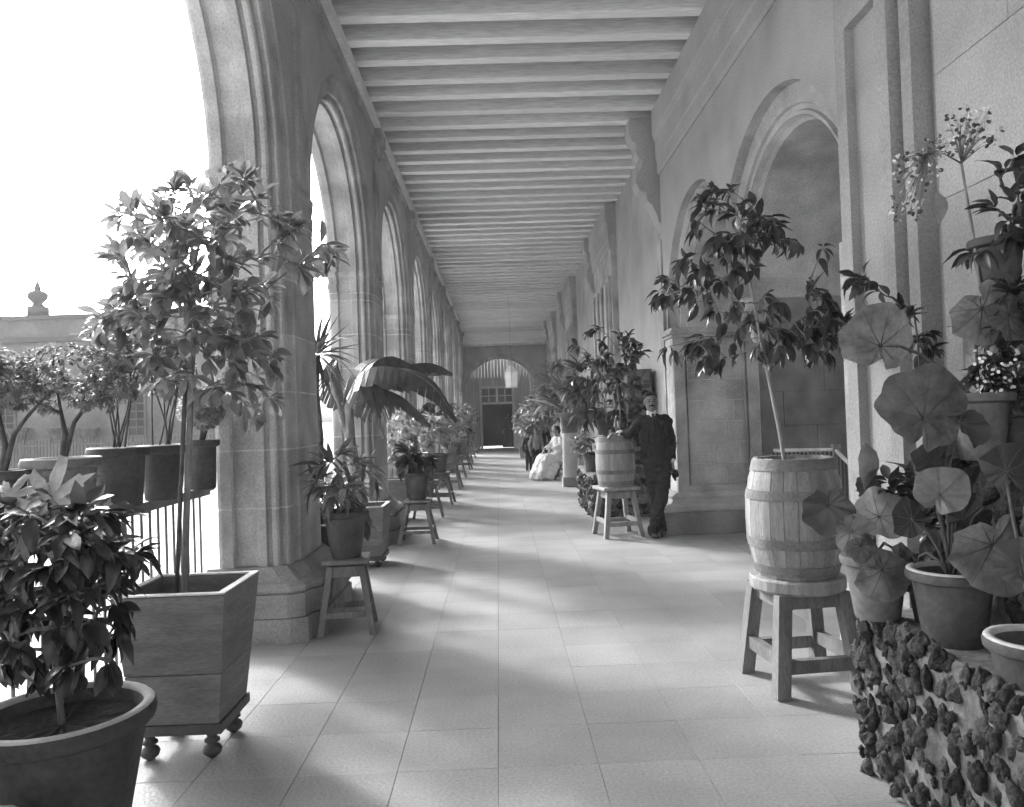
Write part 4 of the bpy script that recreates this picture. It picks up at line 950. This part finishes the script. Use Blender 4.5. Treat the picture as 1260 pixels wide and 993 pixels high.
# --- far rock stand
t = thing('rock_stand', 'tall stepped stand faced with rocks behind the far barrel', 'plant stand', (1.75, 11.8, 0))
MB().box(1.32, 2.2, 10.95, 13.0, 0, .62).build('mortar_core', MORTARD, t); MB().box(1.6, 2.2, 10.95, 13.0, .62, 1.25).build('mortar_core', MORTARD, t); MB().box(1.85, 2.2, 10.95, 13.0, 1.25, 2.1).build('mortar_core', MORTARD, t)
r_ = random.Random(52); J = MB(); Jn = 0
def put2(p, s):
    global Jn
    q = Quaternion(rnd_unit(r_).normalized(), r_.uniform(0, 6)).to_matrix().to_4x4(); M4 = Matrix.Translation(p) @ q @ Matrix.Diagonal((s, s*.8, s*1.2, 1))
    if Jn < 290: inst(r_.choice(RK2), 'rock', M4, t)
    Jn += 1
RK2 = [rock_mesh(i+20, ROCKL if i == 2 else ROCK, 1) for i in range(3)]
for (xa, xb, za, zb) in ((1.32, 2.2, .0, .62), (1.6, 2.2, .62, 1.25), (1.85, 2.2, 1.25, 2.1)):
    z = za+.05
    while z < zb:
        x = xa+.03
        while x < xb: put2((x+r_.uniform(-.02, .02), 10.95, z+r_.uniform(-.02, .02)), r_.uniform(.045, .07)); x += .115
        y = 11.
        while y < 12.9 and za < .5: put2((xa, y, z), r_.uniform(.045, .07)); y += .125
        z += .115
def plain_pot(px, py, d, rt, rb_, h, label, lob, seed, meshes, size, n=20, M=POT, dj=.2, droop=.2):
    c = W(px, py, d); t_ = thing('potted_plant', label, 'potted plant', c, 'pots around the far rock stand'); r2 = random.Random(seed)
    b = add_pot(t_, c, rt, rb_, h, M, 18); tr = [b, b+Vector((0, 0, .12)), b+Vector((0, 0, .25))]
    MB().tube(tr, .01, 5).build('stem', BARK, t_, True)
    crown(t_, r2, tr[1:], lobes(r2, lob, d, dj, n), meshes, size, 6, droop, .003, BARK, True, base_r=.006)
plain_pot(729, 581, 11.6, .14, .10, .30, 'pale clay pot with leafy plant on the low step of the far rock stand', [(728, 545, 22, 14), (715, 550, 12, 12)], 61, OBO, (.08, .13), 22)
plain_pot(745, 535, 11.5, .15, .11, .33, 'clay pot on the middle step of the far rock stand', [(735, 490, 25, 25), (720, 475, 20, 25)], 62, LAN, (.2, .35), 22)
plain_pot(772, 470, 11.6, .13, .1, .25, 'clay pot on the top step of the far rock stand', [(760, 455, 22, 14), (778, 480, 16, 22)], 63, OBO+DRO, (.1, .16), 24)
plain_pot(770, 527, 11.3, .12, .09, .2, 'small clay pot behind the far barrel', [(772, 500, 18, 22)], 64, DRO, (.1, .15), 16)
# pedestals
for k, (px, py, d, lab) in enumerate(((703, 598, 16., 'nearer round stone pedestal beside the seated woman'), (716, 590, 17.6, 'farther round stone pedestal behind the first one'))):
    c = W(px, py, d); c.z = 0
    t = thing('stone_pedestal', lab, 'pedestal', c, 'stone pedestals')
    MB().box(c.x-.18, c.x+.18, c.y-.18, c.y+.18, 0, .19, .01).build('base_block', STONE_D, t)
    MB().lathe([(0, .192), (.165, .192), (.16, .6), (.15, 1.1), (0, 1.1)], 20, c).build('shaft', PLASTER, t, 'auto')
    c2 = Vector((c.x, c.y, 1.102)); t_ = thing('potted_plant', 'clay pot of large upright leaves on the %s stone pedestal' % ('nearer', 'farther')[k], 'potted plant', c2, 'pots on stone pedestals'); r2 = random.Random(70+k)
    b = add_pot(t_, c2, .20, .16, .42, POT, 18)
    for q in range(16):
        a = r2.uniform(0, 2*PI); el = r2.uniform(.35, 1.1); v = Vector((math.cos(a)*math.cos(el), math.sin(a)*math.cos(el), math.sin(el)))
        s_ = r2.uniform(.7, 1.1); inst(r2.choice(LAN+OBO), 'leaf', basis(b+v*r2.uniform(.05, .35), v, Vector((0, 0, 1)), (s_*.9, s_, s_)), t_)
# bushes beyond the people
for k, (px, py, d, lob, lab) in enumerate(((680, 560, 18.5, [(690, 470, 14, 26), (678, 485, 10, 18)], 'tall plant with long leaves behind the seated woman'), (664, 556, 21., [(660, 515, 16, 18), (655, 530, 12, 12)], 'bushy plant behind the children'), (652, 552, 24., [(650, 512, 12, 16), (645, 525, 8, 10)], 'bushy plant against the right wall toward the far door'), (668, 556, 20., [(672, 500, 18, 20)], 'dense dark plant between the woman and the wall'), (645, 548, 27., [(645, 515, 8, 14)], 'last bushy plant on the right before the far door'))):
    c = W(px, py, d); c.z = 0; t_ = thing('potted_plant', lab, 'potted plant', c, 'plants against the right wall'); r2 = random.Random(80+k)
    b = add_pot(t_, c, .2, .15, .4, POT, 16)
    MB().tube([b, b+Vector((0, 0, .4))], .015, 5).build('stem', BARK, t_, True)
    crown(t_, r2, [b+Vector((0, 0, .2)), b+Vector((0, 0, .4))], lobes(r2, lob, d, .4, 40), (LAN if k in (0, 4) else OBO+DRO), (.16, .3) if k else (.25, .45), 6, .05, .005, BARK, True, base_r=.008)

# ------------------------------------------------------------------ people
def blob(caps, vox, M, name, parent, smooth_it=4, balls=(), wr=0):
    bm = bmesh.new()
    for (p0, r0, p1, r1) in caps:
        p0, p1 = Vector(p0), Vector(p1); b = MB(); n = 12; d = p1-p0; L = max(d.length, 1e-4)
        pts = []; rad = []
        for a in (-.999, -.85, -.5, 0): pts.append(p0 + d/L*a*r0); rad.append(r0*math.sqrt(max(.001, 1-a*a)))
        for a in (0, .5, .85, .999): pts.append(p1 + d/L*a*r1); rad.append(r1*math.sqrt(max(.001, 1-a*a)))
        b.tube(pts, rad, n); vs = [bm.verts.new(v) for v in b.v]
        for f in b.f: bm.faces.new([vs[i] for i in f])
    for (c, s) in balls:
        r = bmesh.ops.create_icosphere(bm, subdivisions=3, radius=1)
        for v in r['verts']: v.co = Vector((c[0]+v.co.x*s[0], c[1]+v.co.y*s[1], c[2]+v.co.z*s[2]))
    bmesh.ops.recalc_face_normals(bm, faces=bm.faces[:])
    me = bpy.data.meshes.new('tmp'); bm.to_mesh(me); bm.free()
    o = bpy.data.objects.new('tmp', me); C.objects.link(o)
    md = o.modifiers.new('r', 'REMESH'); md.mode = 'VOXEL'; md.voxel_size = vox
    if smooth_it: ms = o.modifiers.new('s', 'SMOOTH'); ms.factor = .5; ms.iterations = smooth_it
    dg = bpy.context.evaluated_depsgraph_get(); me2 = bpy.data.meshes.new_from_object(o.evaluated_get(dg))
    bpy.data.objects.remove(o); bpy.data.meshes.remove(me)
    if wr:
        nn = [v.normal.copy() for v in me2.vertices]
        for v, n_ in zip(me2.vertices, nn): v.co += n_*wr*(mnoise.noise(Vector((v.co.x*14, v.co.y*14, v.co.z*9))) + .7*mnoise.noise(Vector((v.co.x*9+v.co.z*22, v.co.y*12, v.co.z*24-v.co.x*20))))
    me2.name = name; me2.materials.clear(); me2.materials.append(M)
    for p in me2.polygons: p.use_smooth = True
    return link(bpy.data.objects.new(name, me2), parent)
def hand_caps(wr, dr, up, s=1.0):
    """palm, four bent fingers and a thumb from the wrist along dr"""
    wr, dr = Vector(wr), Vector(dr).normalized(); up = Vector(up); up = (up-dr*up.dot(dr)).normalized(); sd_ = dr.cross(up); L = []
    for k in (-1.2, -.4, .4, 1.2): L.append((wr, .017*s, wr+dr*.085*s+sd_*k*.02*s, .0125*s))
    for k, ln_ in ((-1.5, .068), (-.5, .08), (.5, .075), (1.5, .058)):
        a = wr+dr*.088*s+sd_*k*.019*s; b = a+(dr*.9-up*.35)*ln_*.55*s; c = b+(dr*.5-up*.8)*ln_*.45*s
        L += [(a, .0095*s, b, .0088*s), (b, .0088*s, c, .0075*s)]
    a = wr+dr*.025*s-sd_*.03*s; b = a+(dr*.6-sd_*.5-up*.2)*.05*s; c = b+(dr*.8-up*.35)*.035*s
    L += [(a, .013*s, b, .011*s), (b, .011*s, c, .009*s)]
    return L
mp = W(812, 660, 9.2); mp.z = 0
man = thing('person', 'man in a dark suit and waistcoat leaning one hand on the far barrel', 'person', mp)
def P(x, y, z): return Vector((mp.x+x, mp.y+y, z))
HC = P(-.055, -.03, 1.60)
Rs, Re, Rw = P(-.17, .02, 1.385), P(-.32, .02, 1.22), P(-.44, .05, 1.245)      # arm reaching the barrel (image left)
Ls, Le, Lw = P(.14, .02, 1.38), P(.19, .04, 1.12), P(.175, -.04, .90)
hipR, hipL = P(-.075, .0, .88), P(.085, .0, .88)
knR, knL = P(-.03, .03, .48), P(.03, -.06, .47)
anR, anL = P(.045, .05, .09), P(-.09, -.04, .09)
body_caps = [(P(-.02, .01, .95), .105, P(-.02, .01, 1.15), .105), (P(-.02, .01, 1.15), .105, P(-.02, .015, 1.33), .095), (P(-.12, .015, 1.385), .04, P(.09, .015, 1.385), .04), (P(-.03, 0, 1.40), .06, P(-.045, -.01, 1.52), .05),
    (Rs, .04, Re, .038), (Re, .038, Rw, .028), (Ls, .04, Le, .038), (Le, .04, Lw, .028),
    (hipR, .085, knR, .055), (knR, .052, anR, .038), (hipL, .085, knL, .055), (knL, .052, anL, .038)]
body_caps += hand_caps(Rw, (-.9, -.1, -.12), (0, 0, 1)) + hand_caps(Lw, (-.12, -.1, -1), (0, 1, 0))
face_balls = [(HC+Vector((0, .012, .035)), (.076, .092, .085)), (HC+Vector((0, -.012, -.035)), (.062, .072, .078)), (HC+Vector((0, -.082, -.004)), (.012, .022, .022)), (HC+Vector((0, -.07, .03)), (.05, .016, .012)),
    (HC+Vector((0, -.055, -.092)), (.028, .026, .022)), (HC+Vector((-.077, .015, -.005)), (.01, .02, .03)), (HC+Vector((.077, .015, -.005)), (.01, .02, .03)), (HC+Vector((0, -.068, -.06)), (.026, .014, .008))]
body = blob(body_caps, .0065, SKIN, 'body', man, 3, face_balls)
e_ = MB()
for sx in (-1, 1):
    bm = bmesh.new(); bmesh.ops.create_icosphere(bm, subdivisions=1, radius=.011); e_.add([v.co+HC+Vector((sx*.03, -.068, .012)) for v in bm.verts], [[v.index for v in f.verts] for f in bm.faces]); bm.free()
e_.build('eyes', HAIR, man, True)
blob([(HC+Vector((-.03, -.079, -.042)), .009, HC+Vector((0, -.088, -.036)), .011), (HC+Vector((.03, -.079, -.042)), .009, HC+Vector((0, -.088, -.036)), .011)], .004, HAIR, 'moustache', man, 1)
blob([(HC+Vector((sx*.018, -.08, .035)), .005, HC+Vector((sx*.045, -.068, .034)), .005) for sx in (-1, 1)], .003, HAIR, 'eyebrows', man, 1)
blob([], .007, HAIR, 'hair', man, 3, [(HC+Vector((0, .028, .058)), (.083, .09, .078)), (HC+Vector((-.01, -.03, .105)), (.062, .05, .03)), (HC+Vector((0, .05, .0)), (.079, .06, .065))])
# trousers
blob([(P(-.02, 0, .98), .135, P(-.02, 0, .90), .135), (hipR, .10, knR, .075), (knR, .074, anR+Vector((0, 0, -.02)), .062), (hipL, .10, knL, .075), (knL, .074, anL+Vector((0, 0, -.02)), .062), (P(-.06, 0, .86), .09, P(.08, 0, .86), .09)], .011, TROUS, 'trousers', man, 4, wr=.014)
# shoes
for a_, dx in ((anR, -.05), (anL, .01)):
    blob([(a_+Vector((0, .02, -.045)), .042, a_+Vector((dx*.5, -.08, -.055)), .036), (a_+Vector((dx*.5, -.08, -.057)), .035, a_+Vector((dx, -.15, -.06)), .028), (a_+Vector((0, .03, -.03)), .045, a_+Vector((0, 0, 0)), .045)], .008, SHOE, 'shoe', man, 3)
# waistcoat, shirt, tie, jacket
blob([(P(-.02, -.012, .97), .135, P(-.02, -.012, 1.2), .133), (P(-.02, -.012, 1.2), .132, P(-.03, -.0, 1.365), .118)], .012, VEST, 'waistcoat', man, 5)
blob([(P(-.045, -.085, 1.36), .022, P(-.045, -.055, 1.44), .038)], .006, WHITEC, 'shirt', man, 2)
MB().lathe([(.056, 1.455), (.060, 1.46), (.058, 1.505), (.052, 1.508)], 18, (HC.x+.008, HC.y+.02, 0)).build('collar', WHITEC, man, True)
tie = blob([(P(-.045, -.085, 1.455), .017, P(-.045, -.112, 1.40), .012), (P(-.045, -.112, 1.40), .014, P(-.043, -.125, 1.27), .022)], .006, SUIT, 'necktie', man, 1)
jk = [(Rs, .06, Re, .056), (Re, .056, Rw+Vector((.035, 0, 0)), .044), (Ls, .062, Le, .056), (Le, .056, Lw+Vector((0, .01, .035)), .045), (P(-.14, .02, 1.405), .052, P(.115, .02, 1.405), .054), (P(-.105, .05, 1.37), .082, P(-.11, .04, .95), .08), (P(.065, .05, 1.37), .085, P(.075, .04, .88), .09),
      (P(-.135, -.03, 1.35), .052, P(-.14, -.05, .98), .042), (P(.085, -.03, 1.35), .066, P(.11, -.055, .86), .05), (P(-.02, .07, 1.39), .07, P(-.02, .08, .90), .085), (P(-.105, -.075, 1.35), .028, P(-.13, -.10, 1.15), .02), (P(.03, -.075, 1.39), .028, P(.07, -.115, 1.15), .022)]
blob(jk, .011, SUIT, 'jacket', man, 4, wr=.014)
for wv, dv in ((Rw, Vector((.03, 0, .004))), (Lw, Vector((.002, .004, .025)))):
    blob([(wv+dv*.1, .036, wv+dv*1.0, .038)], .006, WHITEC, 'cuff', man, 1)
# dark hat held in the hanging hand
hp = Lw + Vector((.0, -.02, -.16)); hb = MB()
hb.lathe([(0, .11), (.05, .11), (.085, .09), (.095, .0), (.15, -.01), (.155, .01), (.15, .012), (.1, .02)], 20)
q = Matrix.Translation(hp) @ Matrix.Rotation(1.3, 4, 'Y') @ Matrix.Scale(.55, 4); hb.v = [tuple(q @ Vector(v)) for v in hb.v]
tag(hb.build('hat', SUIT, None, True), 'small dark hat held in the standing man\'s hanging hand', 'hat')

def simple_person(loc, h, label, top, low, skirt=False, seated=False, hat=None, rz=0, hairM=HAIR):
    t = thing('person', label, 'person', loc); s = h/1.7; M4 = Matrix.Translation(loc) @ Matrix.Rotation(rz, 4, 'Z') @ Matrix.Scale(s, 4)
    def Q(x, y, z): return M4 @ Vector((x, y, z))
    def cap(a, ra, b, rb): return (Q(*a), ra*s, Q(*b), rb*s)
    dz = -.42 if seated else 0
    hc = (0, -.03 if not seated else -.06, 1.58+dz)
    kne = [(-.1, -.42, .5), (.1, -.42, .5)] if seated else [(-.1, -.03, .48), (.1, -.02, .48)]
    ank = [(-.1, -.40, .08), (.1, -.40, .08)] if seated else [(-.1, .0, .08), (.1, .0, .08)]
    wr = [(-.16, -.30, .72), (.16, -.30, .72)] if seated else [(-.26, -.06, .82), (.26, -.06, .82)]
    el = [(-.26, -.05, .82), (.26, -.05, .82)] if seated else [(-.25, .03, 1.1), (.25, .03, 1.1)]
    sh_ = [(-.17, 0, 1.38+dz), (.17, 0, 1.38+dz)]; hip = [(-.09, 0, .9+dz), (.09, 0, .9+dz)]
    caps = [cap((0, 0, .95+dz), .12, (0, 0, 1.3+dz), .12), cap((-.13, 0, 1.4+dz), .05, (.13, 0, 1.4+dz), .05), cap((0, 0, 1.4+dz), .05, hc, .05)]
    for k in (0, 1):
        caps += [cap(sh_[k], .05, el[k], .04), cap(el[k], .038, wr[k], .028), cap(hip[k], .085, kne[k], .055), cap(kne[k], .05, ank[k], .036), cap(ank[k], .036, (ank[k][0], ank[k][1]-.12, .04), .03)]
        caps += [(a, ra*1.0, b, rb) for a, ra, b, rb in hand_caps(Q(*wr[k]), (M4.to_3x3() @ Vector((0, -.5, -.6))), (M4.to_3x3() @ Vector((0, -1, 0))), s)]
    hcw = Q(*hc)
    balls = [(hcw+Vector((0, .01, .03))*s, (.078*s, .09*s, .09*s)), (hcw+Vector((0, -.012, -.04))*s, (.06*s, .07*s, .075*s)), (Q(hc[0], hc[1]-.085, hc[2]-.01), (.013*s, .02*s, .02*s))]
    blob(caps, .014*s, SKIN, 'body', t, 2, balls)
    blob([], .012*s, hairM, 'hair', t, 2, [(Q(hc[0], hc[1]+.03, hc[2]+.06), (.088*s, .092*s, .078*s)), (Q(hc[0], hc[1]+.06, hc[2]), (.083*s, .06*s, .08*s))])
    tc = [cap((0, 0, .95+dz), .135, (0, 0, 1.34+dz), .125), cap((-.14, 0, 1.39+dz), .06, (.14, 0, 1.39+dz), .06)]
    for k in (0, 1): tc += [cap(sh_[k], .072, el[k], .062), cap(el[k], .06, (el[k][0]*.25+wr[k][0]*.75, el[k][1]*.25+wr[k][1]*.75, el[k][2]*.25+wr[k][2]*.75), .045)]
    blob(tc, .014*s, top, 'jacket' if not skirt else 'bodice', t, 3, wr=.012)
    if skirt and seated:
        blob([cap((-.1, 0, .5), .16, (-.12, -.4, .48), .14), cap((.1, 0, .5), .16, (.12, -.4, .48), .14), cap((-.14, -.42, .46), .13, (-.22, -.62, .09), .09), cap((.14, -.42, .46), .13, (.2, -.62, .09), .09), cap((0, -.42, .46), .13, (0, -.7, .09), .09), cap((0, -.42, .3), .2, (0, -.45, .14), .2), cap((-.1, -.3, .3), .18, (-.12, -.4, .14), .18), cap((.1, -.3, .3), .18, (.12, -.4, .14), .18), cap((0, -.4, .44), .17, (0, -.55, .14), .17), cap((-.2, -.2, .3), .1, (-.3, -.4, .09), .09), cap((.2, -.2, .3), .1, (.3, -.4, .09), .09), cap((-.22, -.62, .09), .09, (.2, -.62, .09), .09)], .02*s, low, 'skirt', t, 12, wr=.03)
    elif skirt:
        cc = Q(0, 0, 0); MB().lathe([(.13*s, .98*s), (.19*s, .8*s), (.25*s, .4*s), (.31*s, .02*s), (.28*s, .02*s)], 18, cc).build('skirt', low, t, True)
    else:
        lc = [cap((0, 0, .95+dz), .13, (0, 0, .9+dz), .13)]
        for k in (0, 1): lc += [cap(hip[k], .1, kne[k], .08), cap(kne[k], .078, ank[k], .06)]
        blob(lc, .014*s, low, 'trousers', t, 3)
    if hat:
        hh = Q(hc[0], hc[1]+.01, hc[2]+.09); MB().lathe([(.15*s, 0), (.155*s, .012*s), (.09*s, .02*s), (.08*s, .08*s), (0, .1*s)], 18, hh).build('hat_brim', hat, t, True)
    return t
wp = W(688, 586, 18.0); wp.z = 0
simple_person(wp, 1.62, 'woman in a long white dress seated by the stone pedestal', WHITEC, WHITEC, True, True, rz=-1.15)
ch = thing('folding_chair', 'small wooden folding chair under the seated woman', 'chair', wp)
def chp(x, y, z): return wp + Matrix.Rotation(-1.15, 3, 'Z') @ Vector((x, y, z))
sb = MB(); sb.frustum([chp(-.2, -.2, .38), chp(.2, -.2, .38), chp(.2, .22, .38), chp(-.2, .22, .38)], [chp(-.2, -.2, .40), chp(.2, -.2, .40), chp(.2, .22, .40), chp(-.2, .22, .40)]); sb.build('seat', WOOD, ch)
for sx in (-.19, .19):
    MB().bar(chp(sx, -.2, .38), chp(sx, .25, 0), .025).build('leg', WOOD, ch); MB().bar(chp(sx*1.05, .24, .8), chp(sx*1.05, -.22, 0), .025).build('leg', WOOD, ch)
MB().bar(chp(-.2, .24, .76), chp(.2, .24, .76), .02, .09).build('backrest', WOOD, ch)
for (px, py, h, lab, top, low, hat, rz) in ((661, 584, 1.16, 'child in a grey jacket with pale collar standing before the seated woman', GREYC, TROUS, None, .3), (651, 580, 1.05, 'small dark-clothed child nearest the gallery centre', TROUS, TROUS, None, .6), (669, 577, 1.3, 'older child in dark clothes beside the seated woman', SUIT, TROUS, None, -.2), (656, 574, 1.1, 'child in a white cap half hidden behind the other children', GREYC, GREYC, WHITEC, 0)):
    simple_person(FL(px, py), h, lab, top, low, False, False, hat, rz)
l_ = W(626, 549, 36.6); l_.z = 0
simple_person(l_, 1.66, 'dark-clad woman standing inside the far doorway', FIGURE, FIGURE, True)

# ------------------------------------------------------------------ air
hz = bpy.data.materials.new('haze'); hz.use_nodes = True; hz.node_tree.nodes.clear()
ho = hz.node_tree.nodes.new('ShaderNodeOutputMaterial'); hv = hz.node_tree.nodes.new('ShaderNodeVolumePrincipled')
hv.inputs['Color'].default_value = (.9, .9, .9, 1); hv.inputs['Density'].default_value = .0012; hv.inputs['Anisotropy'].default_value = .3
hz.node_tree.links.new(hv.outputs[0], ho.inputs['Volume'])
hb_ = MB().box(-45, 12, -6, 48, -1.2, 8.5).build('haze', hz); hb_['kind'] = 'stuff'
